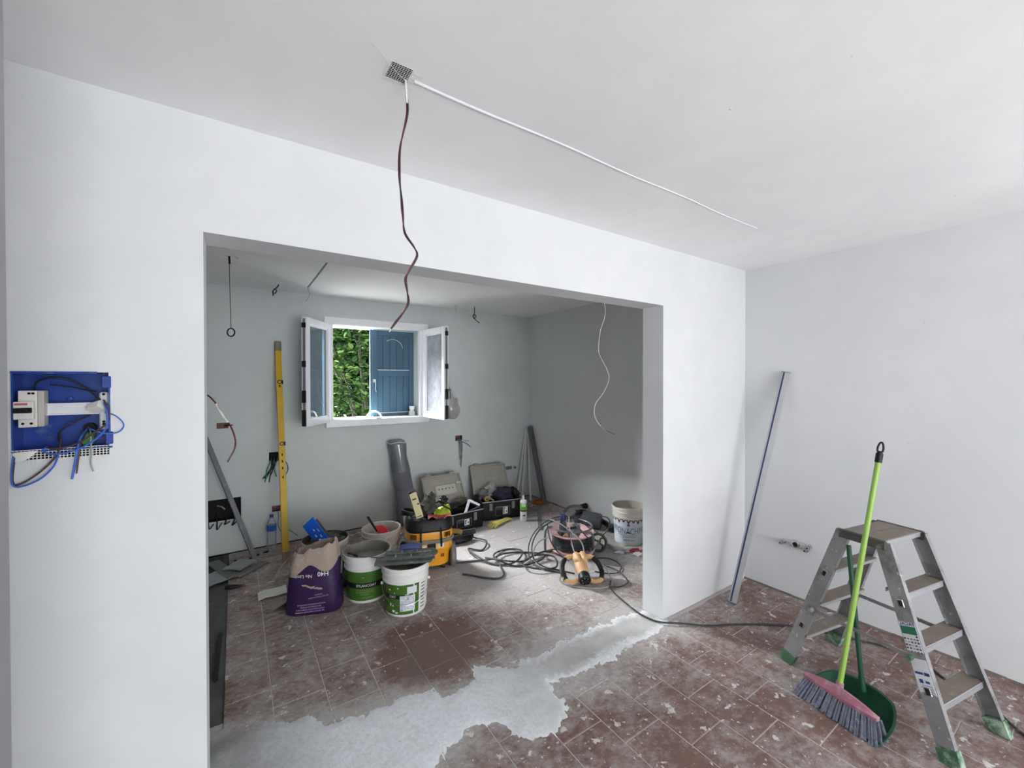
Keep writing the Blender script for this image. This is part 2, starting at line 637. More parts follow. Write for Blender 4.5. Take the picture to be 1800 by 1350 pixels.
M_WHITE = paint('white_lacquer', C(232, 232, 236), 0.35, var=0.03)
M_OLDWHITE = paint('dirty_white_plastic', C(222, 222, 216), 0.45, var=0.06, dust=0.35, dustcol=C(170, 168, 160))
M_BLACK = paint('black_plastic', C(11, 11, 12), 0.5, var=0.2, spec=.35)
M_BLACKD = paint('dusty_black_plastic', C(18, 18, 20), 0.5, var=0.2, spec=.35, dust=0.2, dustcol=C(120, 118, 114))
M_HOLE = paint('dark_recess', C(28, 25, 24), 0.95, var=0.3, scale=30)
M_GREYP = paint('grey_plastic', C(108, 110, 112), 0.5, dust=0.2)
M_ALU = mat('scuffed_aluminium', C(168, 169, 172), 0.42, 0.4, var=0.08, scale=5, dust=0.22, dustcol=C(214, 213, 210), dscale=22)
M_ALUW = mat('worn_aluminium', C(156, 156, 158), 0.45, 0.45, var=0.18, scale=5, dust=0.5, dustcol=C(120, 118, 116), dscale=9, splat=0.66)
M_STEEL = mat('zinc_steel', C(190, 192, 196), 0.3, 1.0, var=0.1)
M_GREYTRIM = paint('grey_door_post', C(150, 150, 153), 0.5, var=0.04)
M_COPPER = mat('bare_copper', C(190, 120, 80), 0.35, 1.0)


def struct(o, label, cat):
    return tag(o, label, cat, kind='structure')


# ------------------------------------------------------------------ room shell
CZ, WY, BY, RX = 2.635, 1.825, 4.93, 3.632
wf = panel(MB(), -1.0, RX, 0, CZ, 0.175, [(-0.09, 2.51, 0, 2.228, None), (-0.545, -0.337, 1.464, 1.728, 0.075)], lambda u, d, z: (u, WY + d, z))
wall_front = wf.build('wall_front', M_WALL, smooth=0)
struct(wall_front, 'white plastered wall with the wide opening between the two rooms', 'wall')
FH = [(0.897, 1.923, 1.262, 2.33, None), (-0.15, -0.055, 1.235, 1.29, 0.03), (-0.42, 0.045, 0.333, 0.544, 0.10),
      (0.288, 0.392, 0.868, 0.962, 0.06), (0.312, 0.402, 0.342, 0.402, 0.05), (2.408, 2.508, 0.905, 0.975, 0.06)]
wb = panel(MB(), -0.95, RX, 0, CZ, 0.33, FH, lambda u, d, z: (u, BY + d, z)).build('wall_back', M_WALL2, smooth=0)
struct(wb, 'grey-white plastered wall with the window, behind the tools', 'wall')
wr = panel(MB(), -4.4, 5.26, 0, CZ, 0.2, [(-1.9, -0.6, 0.85, 2.15, None)], lambda u, d, z: (RX + d, u, z)).build('wall_right', M_WALL, smooth=0)
struct(wr, 'plain white plastered wall behind the stepladder, running through both rooms', 'wall')
MB().box(-0.6, -0.40, -4.2, 1.1, 0, CZ).build('wall_left', M_WALL, smooth=0)
struct(bpy.data.objects['wall_left'], 'white wall on the near left, hidden past the picture edge', 'wall')
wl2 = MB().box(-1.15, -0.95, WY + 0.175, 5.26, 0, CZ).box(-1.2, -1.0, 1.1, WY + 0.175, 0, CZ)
struct(wl2.build('wall_far_left', M_WALL2, smooth=0), 'white wall closing the left side of the window room', 'wall')
wn = panel(MB(), -0.6, RX, 0, CZ, 0.2, [(-0.32, 2.72, 0, 2.2, None)], lambda u, d, z: (u, -4.2 - d, z)).build('wall_near', M_WALL, smooth=0)
struct(wn, 'white wall behind the camera with an unseen opening added for the rear daylight', 'wall')
MB().box(-1.0, -0.6, 0.9, 1.1, 0, CZ).build('wall_alcove', M_WALL, smooth=0)
struct(bpy.data.objects['wall_alcove'], 'short return wall beside the near left wall', 'wall')

# the near door post at the picture's left edge, one even grey, with a rounded arris
post = MB()
ring = [(-0.40, 1.0), (-0.329, 1.0), (-0.329, 1.085), (-0.331, 1.094), (-0.337, 1.099), (-0.345, 1.1), (-0.40, 1.1)]
post.loft([[(x, y, z) for x, y in ring] for z in (0, CZ)])
struct(post.build('trim_1', M_GREYTRIM), 'grey door post at the extreme left edge', 'door frame')

cp = panel(MB(), -1.15, RX + 0.2, -4.4, 5.26, 0.2,
           [(0.388, 0.452, 1.205, 1.275, 0.05), (0.604, 0.622, 3.2, 4.652, 0.012), (-0.085, 0.025, 3.752, 3.82, 0.03)],
           lambda u, d, v: (u, v, CZ + d))
ceiling = struct(cp.build('ceiling', M_CEIL, smooth=0), 'white plastered ceiling over both rooms', 'ceiling')
# filled wiring chase: a low tapering ridge of plaster
sm = MB()
rings = []
for i in range(41):
    t = i / 40
    x, y = 0.47 + 2.21 * t, 1.247 + 0.034 * t + 0.004 * math.sin(t * 17)
    w = (0.009 - 0.005 * t) * (0.9 + 0.3 * noise.noise(Vector((t * 9, 2, 1))))
    h = 0.0045 - 0.002 * t
    rings.append([(x, y - w, CZ + .001), (x, y - w * .5, CZ - h * .75), (x, y, CZ - h), (x, y + w * .4, CZ - h * .8), (x, y + w, CZ + .001)])
sm.loft(rings, closed=False)
sm.build('plaster_seam', paint('fresh_plaster', C(234, 234, 237), 0.8, var=0.03), ceiling)
# reinforcement mesh over the ceiling hole
hm = MB()
for i in range(11):
    k = 0.382 + i * 0.0072
    hm.box(k, k + 0.0008, 1.199 + 0.003 * math.sin(i * 1.7), 1.281, CZ - 0.002, CZ - 0.0014)
for i in range(12):
    k = 1.200 + i * 0.0072
    hm.box(0.380, 0.460 + 0.014 * (i % 3), k, k + 0.0008, CZ - 0.0026, CZ - 0.002)
hm.build('mesh_patch', M_OLDWHITE, ceiling, kind='stuff')
MB().box(0.3882, 0.4518, 1.2052, 1.2748, CZ + 0.001, CZ + 0.008).build('hole_shade_plate', M_HOLE, ceiling)  # dark plate just inside the opening, painted as the shade of the hole
MB().box(0.606, 0.620, 3.21, 4.64, CZ + 0.0105, CZ + 0.0118).build('groove_bottom', paint('unpainted_groove', C(120, 122, 122), 0.9), ceiling)

# ------------------------------------------------------------------ floor: screed, joints, every tile
fs_ = MB().box(-1.15, RX + 0.2, -4.4, 5.26, -0.2, -0.008)
floor = struct(fs_.build('floor', M_SLAB, smooth=0), 'reddish terracotta tiled floor smeared with plaster dust', 'floor')
MB().box(-0.6, RX, -4.2, 1.9, -0.008, -0.0025).box(-0.055, RX, 1.9, BY, -0.008, -0.0025).build('joint_mortar', M_GROUT, floor, smooth=0)

tile_std = {}


def tile_mesh(w, l):
    key = (round(w, 3), round(l, 3))
    if key not in tile_std:
        mb = MB()
        a, b, c = w / 2, l / 2, 0.002
        vs = [(sx * a, sy * b, -0.0075) for sx, sy in ((-1, -1), (1, -1), (1, 1), (-1, 1))]
        vs += [(sx * a, sy * b, -0.0015) for sx, sy in ((-1, -1), (1, -1), (1, 1), (-1, 1))]
        vs += [(sx * (a - c), sy * (b - c), 0) for sx, sy in ((-1, -1), (1, -1), (1, 1), (-1, 1))]
        f = [(8, 9, 10, 11)]
        for k in range(4):
            n = (k + 1) % 4
            f += [(k, n, 4 + n, 4 + k), (4 + k, 4 + n, 8 + n, 8 + k)]
        me = bpy.data.meshes.new('tile')
        me.from_pydata(vs, [], f)
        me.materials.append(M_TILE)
        tile_std[key] = me
    return tile_std[key]


PATCH = [(-0.30, 2.5), (-0.08, 2.45), (0.16, 2.35), (0.41, 2.2), (0.55, 2.14), (0.73, 2.17), (0.87, 2.15), (0.92, 2.03), (1.06, 2.05), (1.21, 2.13), (1.34, 2.04), (1.56, 2.01), (1.86, 2.04), (2.27, 2.03), (2.46, 1.99), (2.60, 1.99),
         (2.60, 1.84), (2.52, 1.8), (2.33, 1.75), (2.19, 1.75), (1.97, 1.76), (1.7, 1.75), (1.46, 1.8), (1.45, 1.67), (1.4, 1.57), (1.29, 1.53), (1.16, 1.54), (1.1, 1.62), (1.08, 1.74), (0.95, 1.76), (0.85, 1.75), (0.75, 1.72), (0.6, 1.6), (0.2, 1.55), (-0.30, 1.6)]


def sdist(x, y, poly):
    ins, best = False, 9.0
    n = len(poly)
    for i in range(n):
        (ax, ay), (bx, by) = poly[i], poly[(i + 1) % n]
        if (ay > y) != (by > y) and x < (bx - ax) * (y - ay) / (by - ay) + ax:
            ins = not ins
        dx, dy = bx - ax, by - ay
        t = max(0, min(1, ((x - ax) * dx + (y - ay) * dy) / (dx * dx + dy * dy)))
        best = min(best, math.hypot(x - ax - t * dx, y - ay - t * dy))
    return best if ins else -best


rest = MB()
joint = 0.0055
n_tiles = 0
cands = []
for room in (0, 1):
    if room == 0:
        X0, PX, xl, xh, yl, yh = 1.513, 0.2465, -0.40, RX - 0.004, -4.2, 1.80
        offs = (1.302, 1.457)
    else:
        X0, PX, xl, xh, yl, yh = 0.157, 0.2487, -0.06, RX - 0.004, 1.98, BY - 0.012
        offs = (2.461, 2.624)
    for k in range(-10, 16):
        a, b = X0 + k * PX, X0 + (k + 1) * PX
        a, b = max(a, xl), min(b, xh)
        if b - a < 0.04:
            continue
        o = offs[k % 2]
        for j in range(-18, 14):
            c, d = o + j * 0.335, o + (j + 1) * 0.335
            c, d = max(c, yl), min(d, yh)
            if d - c < 0.03:
                continue
            cands.append((a + joint / 2, b - joint / 2, c + joint / 2, d - joint / 2))


def depth_of(x, y):
    return x * fwd.x + y * fwd.y


cands.sort(key=lambda t: abs(depth_of((t[0] + t[1]) / 2, (t[2] + t[3]) / 2) - 3.0))
for (a, b, c, d) in cands:
    x, y = (a + b) / 2, (c + d) / 2
    dp = depth_of(x, y)
    lat = (x * rgt.x + y * rgt.y) / max(dp, 0.1)
    if all(sdist(px, py, PATCH) > 0.03 for px, py in ((a, c), (b, c), (a, d), (b, d))):
        continue
    if dp > 1.6 and abs(lat) < 1.34 and n_tiles < 295:
        t = bpy.data.objects.new('tile', tile_mesh(b - a, d - c))
        COL.objects.link(t)
        t.parent = floor
        t.location = (x, y, rnd.uniform(-0.0007, 0.0005))
        t.rotation_euler = (rnd.uniform(-0.0025, 0.0025), rnd.uniform(-0.0025, 0.0025), rnd.uniform(-0.003, 0.003))
        n_tiles += 1
    else:
        rest.box(a, b, c, d, -0.0075, 0)
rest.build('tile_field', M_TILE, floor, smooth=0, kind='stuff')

# cement strip where the old wall stood: proud, rough edged
gx, gy, st = 182, 66, 0.016
vs, edge = [], []
for j in range(gy + 1):
    for i in range(gx + 1):
        x, y = -0.28 + i * st, 1.46 + j * st
        d = sdist(x, y, PATCH) + 0.045 * noise.noise(Vector((x * 9, y * 9, 3))) + 0.030 * noise.noise(Vector((x * 31, y * 31, 5))) + 0.02 * noise.noise(Vector((x * 70, y * 70, 1)))
        lift = max(0.0, min(1.0, 0.45 + d / 0.07))
        z = -0.005 + 0.0090 * lift + (0.0022 * noise.noise(Vector((x * 12, y * 12, 8))) + 0.0013 * noise.noise(Vector((x * 45, y * 45, 2)))) * lift
        vs.append((x, y, z))
        edge.append(max(0.0, min(1.0, d / 0.11)))
fcs = [(j * (gx + 1) + i, j * (gx + 1) + i + 1, (j + 1) * (gx + 1) + i + 1, (j + 1) * (gx + 1) + i) for j in range(gy) for i in range(gx)]
# keep only faces that rise out of the floor and lie clear of the walls
keep = []
for f in fcs:
    cx = sum(vs[q][0] for q in f) / 4
    cy = sum(vs[q][1] for q in f) / 4
    if max(vs[q][2] for q in f) > -0.005 and not ((cx < -0.085 or cx > 2.505) and 1.82 < cy < 2.005) and not (cx < -0.12 and cy > 1.8):
        keep.append(f)
pm = MB()
pm.v, pm.f = vs, keep
po = pm.build('cement_strip', M_CEMENT, floor, smooth=60)
at = po.data.attributes.new('edge', 'FLOAT', 'POINT')
at.data.foreach_set('value', edge[:len(po.data.vertices)])

# dark open joint along the foot of the far wall
MB().box(-0.9, RX, BY - 0.014, BY - 0.002, -0.0075, 0.006).build('baseboard_back', M_HOLE, smooth=0)
struct(bpy.data.objects['baseboard_back'], 'dark open joint along the foot of the window wall', 'baseboard')
rb = MB()
for i in range(60):
    y = -1.0 + i * 0.098
    if 1.80 < y < 2.02:
        continue
    h = 0.012 + 0.008 * noise.noise(Vector((y * 5, 0, 0)))
    rb.box(RX - 0.009, RX - 0.001, y, y + 0.099, -0.005, h)
struct(rb.build('baseboard_right', paint('old_mortar', C(120, 112, 106), 0.9, var=0.3), smooth=0), 'rough mortar line along the foot of the right wall', 'baseboard')

# ------------------------------------------------------------------ window
win = thing('window_1', 'white two-leaf window standing open in the back room, blue shutter half closed', 'window', (0, 0, 0), kind='structure')
fr_ = MB()
fr_.box(0.816, 2.03, 4.895, 4.975, 2.322, 2.408, 0.008).box(0.826, 2.03, 4.885, 4.975, 1.180, 1.264, 0.008)
fr_.box(0.838, 0.906, 4.905, 4.985, 1.264, 2.322, 0.006).box(1.914, 1.985, 4.905, 4.985, 1.264, 2.322, 0.006)
fr_.box(1.37, 1.43, 4.88, 4.90, 1.245, 1.275, 0.004)
fr_.build('window_frame', M_WHITE, win)
MB().box(0.87, 1.95, 4.975, 5.33, 1.200, 1.238, 0.006).build('sill', paint('stone_sill', C(214, 212, 206), 0.7, var=0.08, dust=0.3), win)


def sash(loc, ang, flip, gl):
    """leaf with x running from the hinge to the free edge"""
    W, H, T, S = 0.545, 1.085, 0.058, 0.068
    Mx = Matrix.Translation(loc) @ Matrix.Rotation(ang, 4, 'Z')
    y0, y1 = (-T, 0) if flip else (0, T)
    mb = MB()
    for (a, b, c, d) in ((0, S, 0, H), (W - S, W, 0, H), (S, W - S, 0, S), (S, W - S, H - S, H)):
        mb.box(a, b, y0, y1, c, d, 0.006, Mx)
    # glazing bead
    for (a, b, c, d) in ((S, S + .014, S, H - S), (W - S - .014, W - S, S, H - S), (S, W - S, S, S + .014), (S, W - S, H - S - .014, H - S)):
        mb.box(a, b, y0 + .012, y1 - .012, c, d, 0.0, Mx)
    o = mb.build('sash', M_WHITE, win)
    ym = (y0 + y1) / 2
    g = MB().box(S + .005, W - S - .005, ym - .003, ym + .003, S + .005, H - S - .005, 0, Mx)
    g.build('pane', gl, o, smooth=0)
    h = MB().box(W, W + .004, ym - .012, ym + .012, 0.02, H - .02, 0, Mx)
    h.build('gasket', M_GREYP, o, smooth=0)
    for zc, l in ((0.09, .16), (0.30, .12), (0.62, .06), (1.00, .05)):
        MB().box(W + .003, W + .012, ym - .02, ym + .02, zc - l / 2, zc + l / 2, 0.003, Mx).build('latch_bolt', M_BLACKD, o)
    return o, Mx


s1, Mx1 = sash(Vector((0.892, 4.915, 1.245)), math.radians(-124), True, M_GLASS)
s2, Mx2 = sash(Vector((1.945, 4.905, 1.245)), math.radians(-85), False, M_GLASS_D)
MB().box(0.33, 0.40, -0.034, -0.0325, 0.10, 0.145, 0, Mx1).build('sticker', paint('yellow_reflection', C(226, 222, 120), 0.5), s1, smooth=0)  # yellow reflection in the left pane, painted on as a flat patch
hd = MB().box(0.505, 0.525, 0.058, 0.066, 0.30, 0.42, .003, Mx2).box(0.508, 0.522, 0.066, 0.10, 0.335, 0.36, .003, Mx2).box(0.508, 0.522, 0.09, 0.104, 0.24, 0.36, .003, Mx2)
hd.build('handle', M_GREYP, s2)

M_BLUE = paint('blue_shutter_paint', C(48, 84, 106), 0.5, var=0.08, scale=4, dust=0.10, dustcol=C(170, 190, 205), dscale=30)
sh = MB()
Y = 5.15
for (a, b, c, d) in ((1.405, 1.462, 1.262, 2.325), (1.868, 1.925, 1.262, 2.325), (1.462, 1.868, 2.262, 2.325), (1.462, 1.868, 1.262, 1.30), (1.462, 1.868, 1.755, 1.83)):
    sh.box(a, b, Y, Y + 0.045, c, d, 0.004)
sh.box(1.372, 1.400, Y - .004, Y + 0.03, 1.262, 2.325, 0.004)
shutter = sh.build('shutter', M_BLUE, win)
for i in range(5):
    MB().box(1.450 + i * .086, 1.450 + i * .086 + .084, Y + 0.022, Y + 0.043, 1.27, 2.318, 0.003).build('plank', M_BLUE, shutter)
MB().box(1.463, 1.867, Y - 0.004, Y + 0.02, 1.829, 1.838, 0.002).build('dust_ledge', paint('white_dust', C(214, 222, 230), 0.9), shutter)
MB().box(1.463, 1.867, Y - 0.004, Y + 0.02, 1.299, 1.307, 0.002).build('dust_ledge', bpy.data.materials['white_dust'], shutter)
lt = MB().cyl((1.418, Y - .02, 1.70), (1.418, Y + .01, 1.70), .010, n=10).tube([(1.418, Y - .02, 1.70), (1.43, Y - .025, 1.66), (1.428, Y - .022, 1.60), (1.44, Y - .02, 1.56)], .006)
lt.box(1.405, 1.44, Y - .006, Y, 1.68, 1.72, .002)
lt.build('latch', M_STEEL, shutter)
ar = MB().tube([(1.60 + .13 * math.cos(a) + .06, Y + .0205, 2.09 + .13 * math.sin(a)) for a in [0.2 + .22 * i for i in range(10)]], .003, 4, 3)
ar.build('chalk_arc', bpy.data.materials['white_dust'], shutter)

# ------------------------------------------------------------------ garden outside
MB().box(-14, 18, 5.27, 30, -0.35, -0.05).build('ground', mat('pale_gravel', C(222, 218, 206), 0.9, var=0.15, scale=3, bump=.4), smooth=0)
struct(bpy.data.objects['ground'], 'pale gravel ground outside the window', 'ground')
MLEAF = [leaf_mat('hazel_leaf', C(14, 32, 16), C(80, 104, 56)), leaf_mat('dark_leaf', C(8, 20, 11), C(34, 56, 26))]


def shrub(name, label, cx, cy, rx, ry, z0, z1, n, seed, size, m, stems):
    r = random.Random(seed)
    t = thing(name, label, 'shrub', (cx, cy, -0.05))
    mb, tone = MB(), []
    for _ in range(n):
        a, h = r.uniform(0, 2 * PI), r.uniform(0, 1) ** 0.8
        rad = math.sqrt(r.uniform(0.25, 1)) * (0.75 + 0.35 * math.sin(PI * min(1, h + 0.15)))
        rad *= 0.8 + 0.45 * noise.noise(Vector((math.cos(a) * 2 + seed, math.sin(a) * 2, h * 4)))
        p = Vector((cx + rx * rad * math.cos(a), cy + ry * rad * math.sin(a), z0 + (z1 - z0) * h))
        k = size * r.uniform(0.6, 1.25)
        E = Matrix.Rotation(r.uniform(0, 2 * PI), 4, 'Z') @ Matrix.Rotation(r.uniform(-0.2, 1.1), 4, 'X') @ Matrix.Rotation(r.uniform(-.5, .5), 4, 'Y')
        sh_ = [(0, 0, 0), (-.36, .35, .06), (-.30, .75, .02), (0, 1.05, -.10), (.30, .75, .02), (.36, .35, .06), (0, .5, -.05)]
        mb.add([p + (E @ Vector((q[0] * k, q[1] * k, q[2] * k))) for q in sh_], [(0, 6, 1), (1, 6, 2), (2, 6, 3), (3, 6, 4), (4, 6, 5), (5, 6, 0)])
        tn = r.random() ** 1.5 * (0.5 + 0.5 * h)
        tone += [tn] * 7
    o = mb.build('foliage', m, t, world=True, smooth=0, kind='stuff')
    at = o.data.attributes.new('tone', 'FLOAT', 'POINT')
    at.data.foreach_set('value', tone)
    for i in range(stems):
        a = 2 * PI * i / stems + r.random()
        st_ = MB().tube([(cx + .15 * math.cos(a), cy + .15 * math.sin(a), -0.05), (cx + .3 * math.cos(a), cy + .3 * math.sin(a), z0 + .4), (cx + rx * .5 * math.cos(a), cy + ry * .5 * math.sin(a), (z0 + z1) / 2), (cx + rx * .7 * math.cos(a + .3), cy + ry * .7 * math.sin(a + .3), z1 * .85)], .035, 6, 3, taper=lambda t_: 1 - .7 * t_)
        st_.build('stem', M_BARK, t, world=True)
    return t


M_BARK = mat('brown_bark', C(34, 27, 22), 0.9, var=0.3, scale=20)
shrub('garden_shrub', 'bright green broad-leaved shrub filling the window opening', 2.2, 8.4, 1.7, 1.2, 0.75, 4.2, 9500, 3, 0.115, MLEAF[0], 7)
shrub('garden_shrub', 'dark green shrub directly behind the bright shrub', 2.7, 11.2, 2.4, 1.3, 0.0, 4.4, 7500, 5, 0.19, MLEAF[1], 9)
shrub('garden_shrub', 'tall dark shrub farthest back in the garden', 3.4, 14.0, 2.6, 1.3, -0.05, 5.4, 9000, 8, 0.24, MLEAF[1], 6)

# ------------------------------------------------------------------ stepladder
M_TREAD = mat('dusty_tread', C(122, 113, 102), 0.75, 0.05, var=0.12, scale=12, dust=0.4, dustcol=C(150, 146, 138), dscale=18)
M_GREENRUB = paint('green_rubber', C(64, 100, 72), 0.6, dust=0.55, dustcol=C(176, 196, 178), dscale=12)
M_ENDP = paint('dusty_end_plate', C(70, 69, 68), .6, var=.25, dust=.45, dustcol=C(150, 148, 144), dscale=14)
lad = thing('stepladder', 'paint-splashed aluminium double-sided stepladder with green rubber feet', 'ladder', (2.91, 0.74, 0), math.radians(-11))
HT = 0.885


def stile(sx, sy, foot, top):
    """channel section stile, web outside"""
    p0, p1 = Vector(foot), Vector(top)
    z = (p1 - p0).normalized()
    x = Vector((sx, 0, 0))
    x = (x - z * x.dot(z)).normalized()
    y = z.cross(x)
    M = Matrix(((x.x, y.x, z.x, p0.x), (x.y, y.y, z.y, p0.y), (x.z, y.z, z.z, p0.z), (0, 0, 0, 1)))
    w, f, t = 0.034, 0.026, 0.003
    poly = [(0, -w), (0, w), (-f, w), (-f, w - t), (-t, w - t), (-t, -w + t), (-f, -w + t), (-f, -w)]
    o = MB().prism(poly, (p1 - p0).length, M).build('stile', M_ALUW, lad, smooth=0)
    ft = MB()
    ft.loft([[M @ Vector((a, b, h)) for a, b in ((.005 * g, -w - .004), (.005 * g, w + .004), (-f - .006, w + .004), (-f - .006, -w - .004))] for h, g in ((-0.012, 1), (0.055, 1), (0.062, 0.6))])
    for v in range(len(ft.v)):
        if ft.v[v][2] < 0.0:
            ft.v[v] = (ft.v[v][0], ft.v[v][1], 0.0)
    ft.build('foot', M_GREENRUB, o)
    for hh in (0.30, 0.70):
        q = M @ Vector((0, 0, hh * (p1 - p0).length))
        mm = M.copy()
        mm.translation = q
        MB().box(-.001, .0035, -.013, .013, -.018, .018, .004, mm).build('rung_end_rim', M_STEEL, o)
        MB().box(.0034, .0045, -.008, .008, -.013, .013, 0, mm).build('rung_end', M_HOLE, o)
    return o, M, (p1 - p0).length


stiles = {}
for sx, sy, fx, fy in ((-1, 1, -.235, .36), (1, 1, .25, .36), (-1, -1, -.245, -.372), (1, -1, .215, -.378)):
    stiles[sx, sy] = stile(sx, sy, (fx, fy, 0.008), (sx * .178, sy * .088, HT - .012))
for sy in (1, -1):
    for k, z in enumerate((0.22, 0.44, 0.66)):
        t = z / HT
        yc = sy * (0.366 + (0.088 - 0.366) * t)
        hw = 0.235 + (0.178 - 0.235) * t - .004
        a, b = (yc - .052, yc + .030) if sy > 0 else (yc - .030, yc + .052)
        tr = MB().box(-hw, hw, a, b, z - .006, z, 0.002)
        o = tr.build('tread', M_TREAD, lad)
        e = MB().box(-hw, hw, *((b - .006, b) if sy > 0 else (a, a + .006)), z - .030, z + .001, .002).box(-hw, hw, *((a, a + .004) if sy > 0 else (b - .004, b)), z - .02, z - .004, .001)
        e.build('tread_edge', M_ALU, o)
pl_ = MB().box(-.168, .168, -.094, -.002, HT - .022, HT, .003).box(-.168, .168, .002, .094, HT - .022, HT, .003)
plat = pl_.build('platform', M_TREAD, lad)
MB().box(-.166, .166, -.098, -.094, HT - .026, HT - .002, .001).build('platform_edge', M_ALU, plat)
for sx in (-1, 1):
    MB().box(sx * .178 - .010, sx * .178 + .010, -.108, .108, HT - .045, HT + .002, .006).build('end_plate', M_ENDP, plat)
    s = MB().beam((sx * .214, .218, .385), (sx * .214, -.228, .385), .020, .004, (0, 0, 1))
    s.build('spreader_strap', M_ALUW, lad)
    for sy in (1, -1):
        MB().cyl((sx * .218 - .012 * sx, sy * .222, .385), (sx * .218 + .022 * sx, sy * .222, .385), .011, n=12).build('hinge_bolt', M_GREENRUB if sx < 0 and sy < 0 else M_ALU, lad)
# stickers on the front right stile
so, SM, sl = stiles[-1, -1]
M_STICK = paint('sticker_white', C(214, 216, 218), 0.45, dust=0.2)
M_GREENP = paint('print_green', C(40, 110, 80), 0.5)
M_BLUEP = paint('print_blue', C(44, 62, 130), 0.5)
M_INK = paint('print_dark', C(60, 62, 66), 0.5)


def on_stile(x, y, e=0.0045):
    # text runs across the stile: x -> -local y on this side, y -> along the stile
    return SM @ Vector((e, -x, y))


def st_rect(x0, x1, y0, y1, e):
    return [on_stile(x0, y0, e), on_stile(x1, y0, e), on_stile(x1, y1, e), on_stile(x0, y1, e)]


def flat(mb, x0, x1, y0, y1, e):
    return mb.add(st_rect(x0, x1, y0, y1, e), [(0, 1, 2, 3)])


zz = sl
for (a, b) in ((.465, .60), (.285, .435)):
    mb = MB()
    mb.box(.0005, .002, -.031, .031, a * zz * 1.02, b * zz * 1.02, .0, SM)
    stk = mb.build('sticker', M_STICK, so, smooth=0)
    if a > .4:
        flat(MB(), -.030, .030, .555 * zz, .592 * zz, .003).build('sticker_band', M_GREENP, stk, smooth=0)
        text_mb('FACAL', .020, lambda x, y: on_stile(x, y + .603 * zz, .0032), mb=MB(), bold=.02).build('lettering', M_BLUEP, stk, smooth=0)
        mk = MB()
        r_ = random.Random(3)
        for i in range(26):
            x, y = -.025 + .0125 * (i % 5), (.475 + .0145 * (i // 5)) * zz
            w, h = r_.uniform(.002, .005), r_.uniform(.001, .004)
            flat(mk, x - w, x + w, y - h, y + h, .0032)
        mk.build('pictograms', M_INK, stk, smooth=0, kind='stuff')
    else:
        mk = MB()
        flat(mk, -.028, -.008, .372 * zz, .386 * zz, .0032)
        flat(mk, -.004, .026, .374 * zz, .384 * zz, .0032)
        flat(mk, -.02, -.004, .338 * zz, .348 * zz, .0032)
        flat(mk, .004, .018, .335 * zz, .352 * zz, .0032)
        for i in range(5):
            flat(mk, -.026, .02 - .006 * (i % 3), (.293 + .008 * i) * zz, (.295 + .008 * i) * zz, .0032)
        mk.build('pictograms', M_BLUEP, stk, smooth=0, kind='stuff')

# ------------------------------------------------------------------ broom and dustpan
M_LIME = paint('lime_green_pole', C(142, 178, 84), 0.4, var=0.05)
M_PINK = paint('pink_plastic', C(164, 106, 124), 0.6, dust=0.5, dustcol=C(176, 160, 160), dscale=20)
M_BRIST = mat('grey_bristles', C(112, 116, 132), 0.8, var=0.35, scale=60, dust=0.35, dustcol=C(186, 186, 192), dscale=40)
bp, tp = Vector((2.565, 0.815, 0.115)), Vector((2.776, 0.707, 1.372))
br = thing('broom', 'lime green handled broom with pink head leaning on the stepladder', 'broom', (2.52, 0.81, 0))
ax = (tp - bp).normalized()
MB().cyl(bp + ax * .02, tp - ax * .09, .0125, n=14).build('handle', M_LIME, br, world=True)
tpart = MB().cyl(tp - ax * .10, tp - ax * .052, .0155, n=14).cyl(tp - ax * .055, tp - ax * .04, .0135, .009, n=14)
cM = frame(tp - ax * .045, tp, (0, 1, 0))
tpart.tube([cM @ Vector((q * .010, 0, h)) for q, h in ((-1, 0), (-1.15, .02), (-.7, .042), (.0, .05), (.7, .042), (1.15, .02), (1, 0))], .0045, 8, 3)
tpart.build('hanger', M_BLACK, br, world=True)
bl, brr = Vector((2.545, .990, 0)), Vector((2.478, .640, 0))
bd = (brr - bl).normalized()
bn = Vector((-bd.y, bd.x, 0))  # horizontal normal of the head
if bn.x < 0:
    bn = -bn
bc = (bl + brr) / 2
hw = .165
head_c = bc + Vector((0, 0, .098)) + bn * .035


def hp(u, v, w):
    """point in the head frame: u along, v across, w up"""
    return head_c + bd * u + bn * v + Vector((0, 0, w))


rings = []
for i in range(17):
    t = -1 + 2 * i / 16
    hgt = .030 * (1 - abs(t) ** 1.7) + .004
    wid = .024 * (1 - .45 * abs(t) ** 2.5)
    rings.append([hp(hw * t, v * wid, z) for v, z in ((-1, -.012), (-1.05, .004), (-.6, .004 + hgt * .55), (-.25, .006 + hgt), (.25, .006 + hgt), (.6, .004 + hgt * .55), (1.05, .004), (1, -.012))])
head = MB().loft(rings).build('head', M_PINK, br, world=True)
MB().cyl(bp - ax * .035, bp + ax * .035, .0185, .0165, n=16).build('socket', M_PINK, br, world=True)
bm_ = MB()
r_ = random.Random(5)
for row in range(4):
    for i in range(27):
        t = -1 + 2 * (i + .5 * (row % 2)) / 26
        v = -.020 + .0135 * row
        a = hp(hw * .97 * t, v, -.010)
        b = hp(hw * 1.16 * t, v * 2.1 - .030, -.096 + r_.uniform(0, .006))
        b.z = max(.002, b.z)
        for q in range(3):
            o2 = bd * r_.uniform(-.006, .006) + bn * r_.uniform(-.006, .006)
            bm_.beam(a + o2 * .4, b + o2, .0065, .002, bd)
bm_.build('bristles', M_BRIST, br, world=True, smooth=0, kind='stuff')

M_DGREEN = paint('dark_green_plastic', C(28, 74, 54), 0.45, var=0.08, dust=0.25, dustcol=C(96, 130, 112), dscale=16)
dp_ = thing('dustpan', 'dark green long-handled dustpan behind the broom head', 'dustpan', (2.60, 0.79, 0))
pan = MB()
